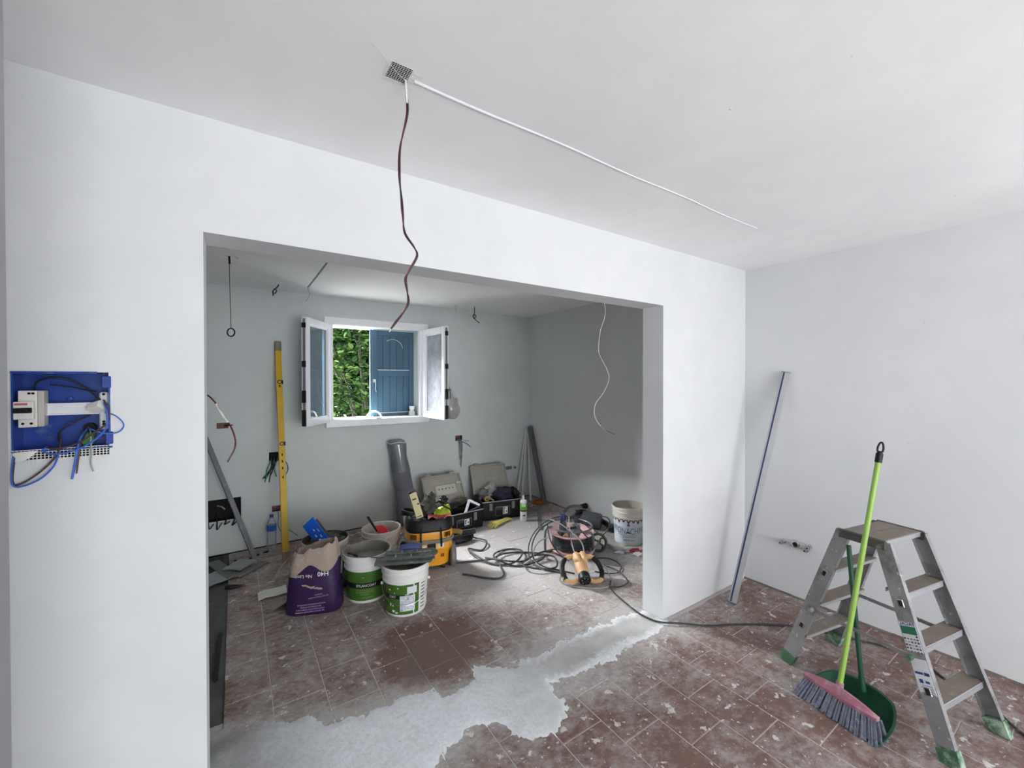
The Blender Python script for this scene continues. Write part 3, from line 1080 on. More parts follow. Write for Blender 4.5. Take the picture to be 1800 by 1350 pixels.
# local frame: u along the mouth, v to the back
pu = (Vector((2.478, .627, 0)) - Vector((2.545, .945, 0))).normalized()
pv = Vector((-pu.y, pu.x, 0))
if pv.x < 0:
    pv = -pv
pc = Vector((2.535, .80, 0))


def pp(u, v, w):
    return pc + pu * u + pv * v + Vector((0, 0, w))


def outline(grow, z0):
    out = []
    pts = [(.165, -.045), (.170, .03), (.160, .10), (.125, .165), (.07, .200), (0, .212), (-.07, .200), (-.125, .165), (-.160, .10), (-.170, .03), (-.165, -.045)]
    for p in spline([Vector((u, v, 0)) for u, v in pts], 3):
        out.append(pp(p.x * grow, p.y * (grow if p.y > 0 else 1), z0))
    return out


def wallh(v):
    return .012 + .085 * max(0, min(1, (v + .03) / .20))


base, wi, wo = [], [], []
for p in outline(1.0, 0):
    q = p - pc
    h = wallh(q.dot(pv))
    base.append((p, h))
rings = [[p + Vector((0, 0, .004)) for p, h in base], [p + Vector((0, 0, h)) + (p - pc) * .05 for p, h in base], [p + Vector((0, 0, h + .002)) + (p - pc) * .11 for p, h in base], [p + Vector((0, 0, h - .006)) + (p - pc) * .11 for p, h in base], [p + Vector((0, 0, .001)) for p, h in base]]
pan.loft(rings, False, False, False)
n_ = len(base)
pan.add([p + Vector((0, 0, .004)) for p, h in base], [tuple(range(n_))])
pan.add([p + Vector((0, 0, .001)) for p, h in base], [tuple(range(n_))[::-1]])
pan.build('pan', M_DGREEN, dp_, world=True)
h0, h1 = Vector((2.728, .765, .07)), Vector((2.752, .835, .805))
MB().cyl(h0, h0 + (h1 - h0).normalized() * .07, .017, .014, n=14).build('handle_socket', M_DGREEN, dp_, world=True)
MB().lathe([(.0115, .05), (.0115, (h1 - h0).length), (.009, (h1 - h0).length), (.009, (h1 - h0).length - .04)], 14, frame(h0, h1)).build('handle', M_DGREEN, dp_, world=True)

# ------------------------------------------------------------------ straightedges, spirit level, pole, strips
M_NAVY = paint('navy_stripe', C(28, 40, 84), 0.5)
se = thing('straightedge', 'long aluminium plasterer straightedge with a blue line, leaning by the right corner', 'straightedge', (3.11, 1.71, 0))
a, b = Vector((3.135, 1.665, .012)), Vector((3.610, 1.500, 1.76))
fdir = Vector((.85, -.5, .0))
mb = MB().beam(a, b, .056, .022, (.45, -.85, 0), .002)
bar = mb.build('bar', M_ALU, se, world=True)
z_ = (b - a).normalized()
x_ = Vector((.45, -.85, 0))
x_ = (x_ - z_ * x_.dot(z_)).normalized()
y_ = z_.cross(x_)
if y_.x > 0:
    y_ = -y_
MB().beam(a + y_ * .0115 - x_ * .013 + z_ * .004, b + y_ * .0115 - x_ * .013 - z_ * .004, .011, .002, x_).build('stripe', M_NAVY, bar)
MB().beam(b - z_ * .002, b + z_ * .004, .062, .022, x_, .002).build('end_cap', M_GREYP, bar)
MB().beam(a - z_ * .004, a + z_ * .002, .062, .022, x_, .002).build('end_cap', M_GREYP, bar)

M_YEL = mat('scuffed_yellow_paint', C(196, 158, 34), 0.5, var=0.1, scale=5, dust=0.3, dustcol=C(150, 128, 60), dscale=9)
lv = thing('spirit_level', 'long yellow spirit level leaning upright on the window wall', 'spirit level', (.385, 4.37, 0))
a, b = Vector((.386, 4.372, .012)), Vector((.372, 4.905, 2.105))
mb = MB().beam(a, b, .056, .024, (1, .15, 0), .002)
lb = mb.build('body', M_YEL, lv, world=True)
z_ = (b - a).normalized()
x_ = Vector((1, .15, 0))
x_ = (x_ - z_ * x_.dot(z_)).normalized()
y_ = z_.cross(x_)
if y_.y > 0:
    y_ = -y_
ln = (b - a).length
MB().beam(b - z_ * .10, b + z_ * .004, .058, .026, x_, .002).build('end_cap', paint('grey_brown_cap', C(128, 116, 96), 0.6, dust=.3), lb)
MB().beam(a - z_ * .004, a + z_ * .09, .058, .026, x_, .002).build('end_cap', bpy.data.materials['grey_brown_cap'], lb)
for f_, r in ((.80, .022), (.51, .020)):
    q = a + z_ * (ln * f_) + y_ * .0125
    M = frame(q, q + y_, x_)
    MB().lathe([(r, 0), (r, .003), (r - .007, .003), (r - .007, 0)], 18, M, False, False).build('vial_ring', M_BLACK, lb)
    MB().beam(q + x_ * .026 - z_ * .02, q + x_ * .026 + z_ * .02, .012, .004, x_).build('vial_slot', M_BLACK, lb)
for f_ in (.46, .43, .40, .36, .78):
    q = a + z_ * (ln * f_) + y_ * .0125
    MB().beam(q - z_ * .012, q + z_ * .012, .012, .001, x_).build('print_mark', M_BLACK, lb, smooth=0)

gb = thing('straightedge', 'dull grey aluminium straightedge leaning low at the left of the window wall', 'straightedge', (.14, 4.6, 0))
a, b = Vector((.150, 4.60, .01)), Vector((-.32, 4.905, 1.42))
MB().beam(a, b, .042, .022, (.9, .4, .2), .002).build('bar', mat('dull_aluminium', C(112, 114, 117), 0.5, 0.4, var=.1, dust=.3), gb, world=True)

cpole = thing('pipe_sleeve', 'dark grey foam pipe sleeve leaning in the far corner', 'pipe', (3.58, 4.55, 0))
MB().tube([(3.55, 4.50, .03), (3.565, 4.66, .45), (3.585, 4.87, 1.03)], .036, 12, 6).build('sleeve', paint('dark_foam', C(86, 88, 92), .85, var=.15), cpole, world=True)
MB().cyl((3.549, 4.492, .0305), (3.549, 4.493, .032), .02, n=10).build('bore', M_HOLE, cpole, world=True)
for i, (xa, ya, xb, zb, lab) in enumerate(((3.40, 4.82, 3.555, .97, 'thin white trim strip nearest the corner sleeve, leaning on the wall'), (3.30, 4.80, 3.54, .99, 'thin white trim strip in the middle of three in the far corner'), (3.47, 4.70, 3.58, .90, 'thin white trim strip standing out furthest from the corner wall'))):
    o = MB().beam((xa, ya, .004), (xb, 4.915, zb), .026, .008, (1, .2, 0), .001).build('trim_strip', M_OLDWHITE)
    tag(o, lab, 'trim strip', 'white strips in the far corner')
o = MB().beam((3.42, 4.45, .006), (2.87, 3.70, .006), .05, .010, (.6, -.4, 0), .002).build('metal_strip', mat('grey_profile', C(120, 122, 124), .5, .5, var=.1, dust=.3))
tag(o, 'flat grey metal profile lying on the floor from the far corner to the reel', 'profile')
o = MB().beam((-.088, 3.36, .012), (-.100, 2.86, .012), .022, .022, (1, 0, 0), .003).build('dark_rod', M_BLACKD)
tag(o, 'thin dark rod lying on bare screed behind the left jamb', 'rod')
o = MB().box(-.52, -.10, 4.50, 4.86, .002, .012, .003).build('dark_board', paint('dark_green_board', C(40, 46, 44), .8, var=.2))
tag(o, 'dark thin board lying flat under the papers by the left wall', 'board')

# ------------------------------------------------------------------ electrical box in the near wall
M_BOXBLUE = paint('blue_box_plastic', C(24, 60, 142), 0.4, var=0.14, scale=8, dust=0.32, dustcol=C(112, 128, 160), dscale=13)
M_WBLUE = paint('blue_wire', C(58, 100, 190), 0.4, var=.05)
M_WBROWN = paint('brown_wire', C(72, 56, 52), 0.45)
M_WBLACK = paint('black_wire', C(26, 26, 34), 0.45)
M_WGREY = paint('grey_wire', C(150, 152, 154), 0.5)
M_WGREEN = paint('green_wire', C(70, 130, 76), 0.5)
M_WRED = paint('dark_red_wire', C(88, 30, 40), 0.45, dust=.25, dustcol=C(190, 160, 160), dscale=30)
eb = thing('electrical_box', 'blue recessed consumer unit box with loose wires in the left wall', 'electrical box', (-.44, WY, 1.6))
X0, X1, Z0, Z1 = -.545, -.333, 1.488, 1.728
tray = MB().box(X0, X1, WY + .068, WY + .074, Z0, Z1).box(X0, X0 + .004, WY - .003, WY + .07, Z0, Z1).box(X1 - .004, X1, WY - .004, WY + .07, Z0 + .02, Z1 - .02)
tray.box(X0, X1 - .03, WY - .006, WY + .07, Z1 - .005, Z1 + .002).box(X0, X1 + .004, WY - .004, WY + .07, Z0 - .002, Z0 + .004)
tray.box(X1 - .012, X1 + .006, WY - .005, WY + .03, Z0 + .01, Z0 + .05, .002).box(X1 - .02, X1 + .002, WY - .005, WY + .03, Z1 - .05, Z1 - .012, .002)
box_ = tray.build('tray', M_BOXBLUE, eb, world=True, smooth=0)
for x, z in ((-.44, 1.645), (-.44, 1.565)):
    MB().lathe([(.008, 0), (.007, .006), (0.0005, .007)], 14, frame((x, WY + .068, z), (x, WY, z))).build('knockout', M_BOXBLUE, box_)
MB().cyl((-.392, WY + .05, 1.548), (-.392, WY + .0675, 1.548), .016, n=16).build('knockout_hole', M_HOLE, box_)
rail = MB().box(-.50, -.352, WY + .030, WY + .033, 1.595, 1.632).box(-.50, -.352, WY + .022, WY + .030, 1.629, 1.632).box(-.50, -.352, WY + .022, WY + .030, 1.595, 1.598)
rail.build('din_rail', paint('bright_rail', C(222, 224, 228), .35, metal=.2), eb, world=True, smooth=0)
bk = MB().box(-.362, -.340, WY + .012, WY + .03, 1.545, 1.665, .004)
bo = bk.build('rail_bracket', paint('grey_bracket', C(196, 198, 202), 0.4), eb, world=True)
for z in (1.658, 1.57, 1.562):
    MB().cyl((-.351, WY + .011, z), (-.351, WY + .013, z), .004, n=10).build('screw_hole', M_HOLE, bo)
M_BRK = paint('breaker_grey', C(214, 212, 206), 0.45, var=.04)
bq = MB().box(-.531, -.493, WY - .006, WY + .04, 1.563, 1.672, .002).box(-.535, -.495, WY - .026, WY - .004, 1.588, 1.640, .002)
brk = bq.build('breaker', M_BRK, eb, world=True)
MB().box(-.5335, -.4965, WY - .031, WY - .025, 1.607, 1.622, .001).box(-.528, -.502, WY - .04, WY - .03, 1.610, 1.619, .002).build('toggle', M_BLACK, brk)
MB().box(-.532, -.506, WY - .0268, WY - .0258, 1.630, 1.636).build('print_band', paint('red_print', C(170, 90, 90), .5), brk, smooth=0)
for x, z in ((-.521, 1.574), (-.504, 1.574), (-.508, 1.664), (-.500, 1.664)):
    MB().cyl((x, WY - .0075, z), (x, WY - .005, z), .0035, n=10).build('terminal', M_HOLE, brk)
MB().box(-.493, -.480, WY + .0, WY + .04, 1.563, 1.672, .002).build('side_module', paint('breaker_side', C(176, 172, 166), .5), brk)
cov = MB().loft([[(-.385, WY + .01, 1.628), (-.39, WY - .004, 1.61), (-.375, WY + .02, 1.598)], [(-.36, WY + .005, 1.64), (-.362, WY - .012, 1.622), (-.358, WY + .01, 1.6)], [(-.345, WY + .01, 1.625), (-.348, WY - .008, 1.612), (-.345, WY + .015, 1.60)]])
cov.build('terminal_cover', M_OLDWHITE, eb, world=True)
mesh_ = MB()
for i in range(27):
    x = X0 + .002 + i * .008
    mesh_.box(x, x + .0018, WY - .004, WY - .002, 1.458 + .006 * math.sin(i), 1.495)
for i in range(5):
    mesh_.box(X0, X1 - .004, WY - .0045, WY - .0025, 1.464 + i * .0075, 1.4657 + i * .0075)
mesh_.build('glass_mesh', M_OLDWHITE, eb, world=True, kind='stuff', smooth=0)
MB().loft([[(-.541, WY - .006, 1.49), (-.541, WY - .008, 1.462)], [(-.52, WY - .012, 1.492), (-.525, WY - .008, 1.464)], [(-.49, WY - .006, 1.492), (-.51, WY - .007, 1.470)]], False, False, False).build('torn_paper', M_OLDWHITE, eb, world=True)
MB().box(X0 + .001, X1 - .006, WY + .012, WY + .016, 1.465, 1.486).build('cavity', M_HOLE, eb, world=True)  # dark plate standing in for the shade in the gap behind the mesh
MB().box(-.406, -.378, WY + .025, WY + .06, 1.497, 1.535, .003).build('conduit', M_WGREEN, eb, world=True)
W_ = WY
wires = [
    ('wire', M_WBLACK, .0032, [(-.505, W_ + .02, 1.672), (-.495, W_ + .012, 1.70), (-.46, W_ + .008, 1.712), (-.42, W_ + .01, 1.700), (-.385, W_ + .01, 1.672), (-.358, W_ + .005, 1.640)]),
    ('wire', M_WBLACK, .0020, [(-.475, W_ + .03, 1.69), (-.43, W_ + .03, 1.682), (-.395, W_ + .03, 1.672), (-.37, W_ + .02, 1.668)]),
    ('wire', M_WBROWN, .0028, [(-.348, W_ - .004, 1.64), (-.334, W_ - .02, 1.61), (-.336, W_ - .022, 1.57), (-.365, W_ - .02, 1.54), (-.41, W_ - .018, 1.505), (-.455, W_ - .016, 1.496), (-.475, W_ - .006, 1.500)]),
    ('wire', M_WBLUE, .0026, [(-.348, W_ - .004, 1.632), (-.337, W_ - .024, 1.60), (-.340, W_ - .026, 1.55), (-.375, W_ - .022, 1.508), (-.42, W_ - .018, 1.484), (-.46, W_ - .016, 1.480), (-.478, W_ - .012, 1.49), (-.474, W_ - .004, 1.502)]),
    ('wire', M_WBLUE, .0020, [(-.345, W_ - .004, 1.60), (-.318, W_ - .014, 1.588), (-.300, W_ - .012, 1.56), (-.312, W_ - .012, 1.536), (-.345, W_ - .014, 1.534), (-.375, W_ - .01, 1.548), (-.392, W_ + .03, 1.552)]),
    ('wire', M_WBROWN, .0028, [(-.452, W_ + .03, 1.53), (-.446, W_ - .01, 1.49), (-.465, W_ - .016, 1.452), (-.50, W_ - .014, 1.415), (-.53, W_ - .012, 1.396), (-.541, W_ - .010, 1.405), (-.540, W_ - .008, 1.45), (-.537, W_ - .004, 1.48)]),
    ('wire', M_WBLUE, .0026, [(-.452, W_ + .03, 1.525), (-.448, W_ - .012, 1.475), (-.458, W_ - .018, 1.44), (-.485, W_ - .016, 1.408), (-.52, W_ - .014, 1.391), (-.540, W_ - .012, 1.396), (-.543, W_ - .010, 1.43), (-.540, W_ - .006, 1.48)]),
    ('wire', M_WBLACK, .0030, [(-.385, W_ + .03, 1.592), (-.42, W_ + .02, 1.570), (-.45, W_ + .02, 1.545), (-.457, W_ + .03, 1.515)]),
    ('wire', M_WBLUE, .0030, [(-.397, W_ + .04, 1.545), (-.402, W_ - .002, 1.520), (-.407, W_ - .016, 1.48), (-.412, W_ - .014, 1.44), (-.419, W_ - .012, 1.398)]),
    ('wire', M_WBROWN, .0022, [(-.395, W_ + .04, 1.542), (-.399, W_ - .002, 1.51), (-.403, W_ - .013, 1.47), (-.409, W_ - .012, 1.414)]),
    ('wire', M_WGREY, .0022, [(-.39, W_ + .04, 1.548), (-.378, W_ - .004, 1.525), (-.376, W_ - .014, 1.47), (-.377, W_ - .012, 1.44), (-.371, W_ - .012, 1.416)]),
]
for nm, m_, r_, pts in wires:
    MB().tube(pts, r_, 6, 5).build(nm, m_, eb, world=True)

# ------------------------------------------------------------------ hanging cables and ceiling hooks
hc = thing('hanging_cable', 'dark red and black twisted cable hanging from the ceiling hole', 'cable', (.45, 1.26, CZ))
pth = [(.45, 1.261, 2.68), (.450, 1.261, 2.60), (.452, 1.258, 2.534), (.433, 1.27, 2.427), (.431, 1.271, 2.338), (.436, 1.268, 2.27), (.439, 1.264, 2.214), (.444, 1.26, 2.161), (.468, 1.244, 2.116), (.475, 1.239, 2.089), (.455, 1.251, 2.045), (.445, 1.258, 2.018), (.449, 1.256, 1.98), (.452, 1.253, 1.947), (.443, 1.258, 1.921), (.42, 1.273, 1.885), (.406, 1.283, 1.862)]
P = spline([Vector(p) for p in pth], 5)
for s_, m_ in ((0, M_WRED), (PI, M_WBLACK)):
    q = [p + Vector((math.cos(i * .33 + s_), math.sin(i * .33 + s_), 0)) * .0021 for i, p in enumerate(P)]
    MB().tube(q, .0023, 6, 1).build('wire', m_, hc, world=True)
MB().cyl((.406, 1.283, 1.863), (.402, 1.286, 1.853), .002, n=6).build('copper_end', M_OLDWHITE, hc, world=True)
MB().tube([(.446, 1.256, 2.645), (.448, 1.257, 2.61), (.4505, 1.256, 2.565)], .0034, 6, 4).build('plaster_smear', M_OLDWHITE, hc, world=True)
o = MB().tube([(.45, 1.258, 2.632), (.40, 1.22, 2.625), (.35, 1.18, 2.628), (.32, 1.165, 2.6335)], .0006, 4, 4).build('loose_thread', M_OLDWHITE, ceiling)

sw = thing('hanging_wire', 'pale plaster-smeared wire dangling from the lintel at the opening right', 'cable', (2.085, 1.983, 2.228))
P0 = Vector((2.085, 1.983, 2.228))
dd = P0.x * fwd.x + P0.y * fwd.y


def sidepath(base, px0, py0, pts, d):
    """points of a hanging wire in the vertical plane across the view, from picture offsets measured at distance d"""
    k = d / 725.9
    return [Vector(base) + rgt * ((x - px0) * k) + Vector((0, 0, -(y - py0) * k)) for x, y in pts]


pts = sidepath(P0, 1061, 531, [(1061, 530), (1063, 545), (1061, 560), (1055, 578), (1052, 600), (1052, 620), (1062, 640), (1069, 658), (1068, 672), (1058, 692), (1048, 705), (1044, 716), (1045, 732), (1055, 748), (1068, 757), (1080, 763)], dd)
MB().tube(pts, .0022, 6, 5).build('wire', paint('plastered_wire', C(196, 186, 184), .7, dust=.5, dustcol=C(230, 226, 224), dscale=30), sw)
for ch in sw.children:
    ch.matrix_parent_inverse = parent_matrix(sw).inverted()
MB().tube(pts[-3:], .0027, 6, 5).build('bare_end', M_WBROWN, sw, world=True)

lw = thing('hanging_wire', 'dark red stiff wire curving out from behind the left jamb', 'cable', (-.085, 2.05, 1.6))


pts = [Vector((-.135, 1.995, 1.64))] + [view_pt(x, y, 1.76) for x, y in [(358, 694), (368, 697), (380, 710), (390, 728), (401, 743), (409, 757), (414, 775), (412, 790), (405, 803), (400, 812)]]
MB().tube(pts, .0036, 6, 5).build('wire', M_WRED, lw, world=True)
MB().tube(pts[3:6], .0041, 6, 5).build('plaster_smear', M_OLDWHITE, lw, world=True)
MB().tube(pts[-4:], .0034, 6, 5).build('stripped_end', M_WGREY, lw, world=True)

pc_ = thing('pull_cord', 'ceiling pull cord with a ring, hanging from a plate at the far left', 'pull cord', (-.03, 3.786, CZ))
MB().box(-.080, .020, 3.756, 3.816, CZ + .018, CZ + .029).build('plate', paint('cast_plate', C(150, 152, 154), .7, dust=.3), pc_, world=True)
e_ = Vector((-.03, 3.786, 0))
MB().tube([e_ + Vector((0, 0, CZ + .02)), e_ + Vector((.002, 0, CZ - .05))], .007, 6, 2).build('cord_anchor', M_BLACK, pc_, world=True)
MB().tube([e_ + Vector((0, 0, CZ)), e_ + Vector((.004, 0, 2.3)), e_ + Vector((.008, 0, 2.10))], .0028, 5, 3).build('cord', paint('dirty_cord', C(90, 84, 70), .8), pc_, world=True)
MB().tube([e_ + Vector((.008, 0, 2.068)) + rgt * (.028 * math.cos(a)) + Vector((0, 0, .030 * math.sin(a))) for a in [i * PI / 6 for i in range(12)]], .005, 6, 3, closed=True).build('ring', M_BLACK, pc_, world=True)
for base, lab, pts in (
        ((.359, 4.589, CZ), 'black looped wire hanging from the back-room ceiling left of the window', [(490, 500), (488, 505), (482, 510), (479, 514), (482, 517), (486, 513), (483, 509), (480, 513), (480, 521)]),
        ((.622, 4.65, CZ - .003), 'thin grey wire at the end of the ceiling groove', [(541, 508), (544, 516), (543, 522), (538, 530)]),
        ((2.253, 4.593, CZ), 'thin bare wire stub right of the window near the ceiling', [(801, 535), (801, 545), (803, 550)]),
        ((2.52, 4.603, CZ), 'dark wire with a small knot hanging from the ceiling right of the window', [(834, 539), (834, 551), (831, 557), (834, 561), (837, 557), (834, 554), (834, 561), (843, 569)])):
    d = Vector(base).dot(fwd)
    o = MB().tube(sidepath(base, pts[0][0], pts[0][1] + 1, pts, d), .0055 if 'looped' in lab or 'dark' in lab else .0028, 6, 4).build('ceiling_wire', M_WBLACK if 'bl' in lab or 'dark' in lab else M_WGREY)
    tag(o, lab, 'cable')

# ------------------------------------------------------------------ wall boxes and pipe stubs
M_BOXOR = paint('brown_box_plastic', C(104, 70, 48), 0.6, dust=.3)


def socket_box(x0, x1, z0, z1, dep, m, label, wires, loc):
    t = thing('socket_box', label, 'wall box', loc)
    mb = MB().box(x0 + .002, x1 - .002, BY + dep - .004, BY + dep - .001, z0 + .002, z1 - .002)
    for (a, b, c, d) in ((x0, x0 + .004, z0, z1), (x1 - .004, x1, z0, z1), (x0, x1, z0, z0 + .004), (x0, x1, z1 - .004, z1)):
        mb.box(a + .0005, b - .0005, BY - .003, BY + dep - .002, c + .0005, d - .0005)
    mb.build('case', m, t, world=True, smooth=0)
    for (mm, r, pts) in wires:
        MB().tube([(a, BY + b, c) for a, b, c in pts], r, 5, 5).build('wire', mm, t, world=True)
    return t


socket_box(-.15, -.055, 1.235, 1.29, .028, M_BOXOR, 'small empty wall box high on the left behind the red wire', [(M_WBLACK, .006, [(-.09, .02, 1.262), (-.05, -.03, 1.265), (-.02, -.045, 1.268)])], (-.10, BY, 1.26))
socket_box(-.42, .045, .333, .544, .095, M_HOLE, 'wide black wall cavity with wires low behind the left jamb', [(M_WBLACK, .006, [(-.30 + .07 * i, .06, .40), (-.29 + .07 * i, -.02, .335), (-.27 + .06 * i, -.03, .30 - .02 * (i % 3)), (-.24 + .065 * i, -.02, .32)]) for i in range(5)] + [(M_WGREY, .007, [(-.15, .07, .47), (-.11, .02, .46), (-.09, .04, .43)])], (-.19, BY, .44))
wl = []
r_ = random.Random(9)
for i in range(7):
    x = .300 + .010 * i
    wl.append((M_WBLACK if i % 3 else M_WGREEN, .005, [(x + .01, .03, .90), (x, -.02, .87), (x - .02 + r_.uniform(-.03, .02), -.03, .80), (x - .03 + r_.uniform(-.05, .03), -.025, .70 + r_.uniform(-.05, .05))]))
wl.append((M_WBLACK, .004, [(.385, .02, .90), (.44, -.03, .85), (.46, -.03, .78), (.44, -.02, .72), (.42, -.02, .70)]))
socket_box(.288, .392, .868, .962, .058, M_HOLE, 'black wall box with a tuft of wires beside the yellow level', wl, (.34, BY, .91))
socket_box(.312, .402, .342, .402, .048, M_BOXOR, 'small brown wall box with one hanging wire behind the yellow level', [(M_WBLACK, .003, [(.36, .02, .36), (.37, -.02, .30), (.365, -.02, .20), (.40, -.02, .12), (.45, -.015, .14), (.55, -.012, .05)])], (.357, BY, .37))
wl = []
for i in range(6):
    x = 2.44 + .008 * i
    wl.append((M_WBLACK if i % 2 else M_WGREY, .0042, [(x, .03, .93), (x + .005, -.02, .90), (x + .015, -.03, .82), (x + .01 + r_.uniform(-.02, .02), -.025, .72 - .03 * i + r_.uniform(-.03, .03))]))
wl.append((M_WBLACK, .004, [(2.47, .03, .92), (2.50, -.02, .89), (2.56, -.03, .86), (2.62, -.03, .81)]))
wl.append((M_WGREY, .003, [(2.48, .03, .93), (2.53, -.02, .90), (2.60, -.025, .895)]))
socket_box(2.408, 2.508, .905, .975, .058, M_BOXOR, 'brown wall box with drooping wires above the toolbox lids', wl, (2.457, BY, .94))

M_CHROME = mat('dull_chrome', C(196, 196, 198), 0.25, 1.0, var=.1, dust=.25)
pf = thing('pipe_fitting', 'chrome shower water connection plate on the right wall', 'pipe fitting', (RX, 1.43, .42))
MB().beam((RX - .008, 1.53, .416), (RX - .008, 1.335, .422), .034, .014, (0, 0, 1), .004).build('bracket', M_CHROME, pf, world=True)
MB().lathe([(.026, 0), (.026, .010), (.018, .014), (.018, .010)], 18, frame((RX - .014, 1.43, .424), (RX - .03, 1.43, .424))).build('outlet_ring', M_CHROME, pf, world=True)
MB().cyl((RX - .022, 1.43, .424), (RX - .0245, 1.43, .424), .0175, n=16).build('outlet_bore', M_HOLE, pf, world=True)
for y, z in ((1.525, .412), (1.355, .405), (1.338, .432)):
    e_ = MB().cyl((RX - .01, y, z), (RX - .042, y, z), .017, n=14).cyl((RX - .042, y, z), (RX - .058, y, z), .013, .011, n=8)
    e2 = e_.build('valve', M_CHROME, pf, world=True)
    MB().cyl((RX - .058, y, z), (RX - .060, y, z), .006, n=8).build('bore', M_HOLE, e2)
pf2 = thing('pipe_fitting', 'small pipe stub plate on the window wall beside the toolboxes', 'pipe fitting', (3.24, BY, .455))
MB().box(3.18, 3.30, BY - .012, BY - .001, .43, .475, .004).build('bracket', M_GREYP, pf2, world=True)
for x in (3.195, 3.25, 3.335):
    MB().cyl((x, BY - .001, .455), (x, BY - .045, .452), .018, n=12).build('stub', M_CHROME if x > 3.2 else M_GREYP, pf2, world=True)

# ------------------------------------------------------------------ things on the sill and the hanging bag
o = MB().tube([(1.385 + .088 * math.cos(a), 5.03, 1.246 + .088 * math.sin(a)) for a in [i * PI / 10 for i in range(11)]], .010, 8, 2).build('carry_handle', M_OLDWHITE)
tag(o, 'white arched plastic carrying handle standing on the window sill by the shutter edge', 'carrying loop')

jar = thing('jar', 'small translucent white bottle on the window sill by the right leaf', 'bottle', (1.865, 5.06, 1.2385))
MB().lathe([(.036, 0), (.040, .01), (.040, .06), (.030, .078), (.022, .09), (.024, .10)], 18).build('body', M_OLDWHITE, jar)
MB().lathe([(.030, .098), (.034, .125), (.034, .14)], 18).build('cap', M_WHITE, jar)
pb = thing('plastic_bag', 'white carrier bag of rubble hanging from a nail right of the window', 'bag', (2.28, 4.90, 1.68))
rings = []
for z, rx_, ry_, ox in ((1.68, .006, .006, -.01), (1.62, .020, .012, -.006), (1.52, .045, .03, .01), (1.42, .075, .045, .03), (1.34, .095, .055, .05), (1.27, .092, .055, .055), (1.22, .065, .04, .05), (1.205, .03, .02, .05)):
    rings.append([Vector((2.28 + ox + rx_ * math.cos(a) * (1 + .12 * math.sin(3 * a + z * 20)), 4.865 + ry_ * math.sin(a) - (.02 if z < 1.5 else 0), z)) for a in [2 * PI * j / 20 for j in range(20)]])
MB().loft(rings).build('film', M_BAGFILM, pb, world=True)
MB().tube([(2.275, 4.90, 1.69), (2.29, 4.87, 1.60), (2.36, 4.85, 1.46), (2.40, 4.85, 1.47), (2.395, 4.85, 1.40)], .010, 6, 4).build('knot_ear', M_BAGFILM, pb, world=True)
MB().blob((2.335, 4.846, 1.285), (.078, .042, .072), 4, .25).build('contents', paint('rubble_brown', C(130, 108, 88), .9, var=.3), pb, world=True)
MB().cyl((2.272, BY, 1.688), (2.272, 4.885, 1.692), .004, n=8).build('nail', M_HOLE, pb, world=True)

# ------------------------------------------------------------------ buckets
M_BKWHITE = paint('bucket_white', C(226, 226, 222), 0.4, var=.04, dust=.22, dustcol=C(168, 166, 158), dscale=11)
M_BKDIRTY = paint('bucket_dirty', C(196, 188, 180), 0.6, var=.1, dust=.5, dustcol=C(146, 138, 128), dscale=8)
M_LBLGREEN = paint('label_green', C(64, 104, 38), 0.4, var=.08, dust=.12, dustcol=C(176, 184, 160), dscale=24)
M_LBLDARK = paint('label_black', C(24, 30, 24), 0.4)
M_PASTE = paint('grey_paste', C(128, 124, 114), 0.8, var=.25, bump=.5)
M_MUCK = paint('dark_muck', C(58, 54, 48), 0.8, var=.4, scale=20, bump=.6)
M_TXTW = paint('print_white', C(224, 226, 220), 0.5)
M_TXTG = paint('print_pale_green', C(136, 164, 108), 0.5)


def bucket(label, x, y, rt, rb_, h, m, inner, fill, group=None):
    t = thing('bucket', label, 'bucket', (x, y, 0), math.atan2(-y, -x) + PI / 2, group)

    def R(z):
        return rb_ + (rt - rb_) * z / h
    hr = .055
    prof = [(rb_ - .012, .004), (rb_ - .004, 0), (rb_, .006), (R(h - .115), h - .115), (R(h - .115) + .007, h - .112), (R(h - .10) + .007, h - .098), (R(h - .09) + .001, h - .095), (R(h - .06) + .001, h - .062), (R(h - .06) + .010, h - .058), (R(h - .05) + .010, h - .046), (R(h - .04) + .002, h - .043),
            (R(h - .02) + .003, h - .022), (R(h) + .009, h - .018), (R(h) + .010, h - .003), (R(h) + .004, h), (R(h) - .003, h - .002), (R(h - .03) - .004, h - .03), (R(fill) - .004, fill - .01)]
    b = MB().lathe(prof, 40, None, True, False).build('body', m, t)
    r = R(fill) - .004
    MB().lathe([(R(h) + .0095, h - .004), (R(h) + .0042, h + .0006), (R(h) - .0036, h - .0014), (R(h - .03) - .0048, h - .03), (R(fill) - .0048, fill - .01)], 40, None, False, False).build('caked_lining', inner, t)
    q = MB()
    rings = []
    for k in range(1, 7):
        rings.append([Vector((r * k / 6 * math.cos(2 * PI * j / 28), r * k / 6 * math.sin(2 * PI * j / 28), fill + .018 * noise.noise(Vector((k * .8 * math.cos(2 * PI * j / 28) + x * 9, k * .8 * math.sin(2 * PI * j / 28), y))))) for j in range(28)])
    q.loft(rings, True, False)
    q.build('contents', inner, t)
    return t, b, R


def on_cyl(R, e, a0, zc, rot=0.0):
    def fn(x, y):
        if rot:
            x, y = x * math.cos(rot) - y * math.sin(rot), x * math.sin(rot) + y * math.cos(rot)
        r = R(zc + y) + e
        a = a0 + x / r
        return Vector((r * math.cos(a), r * math.sin(a), zc + y))
    return fn


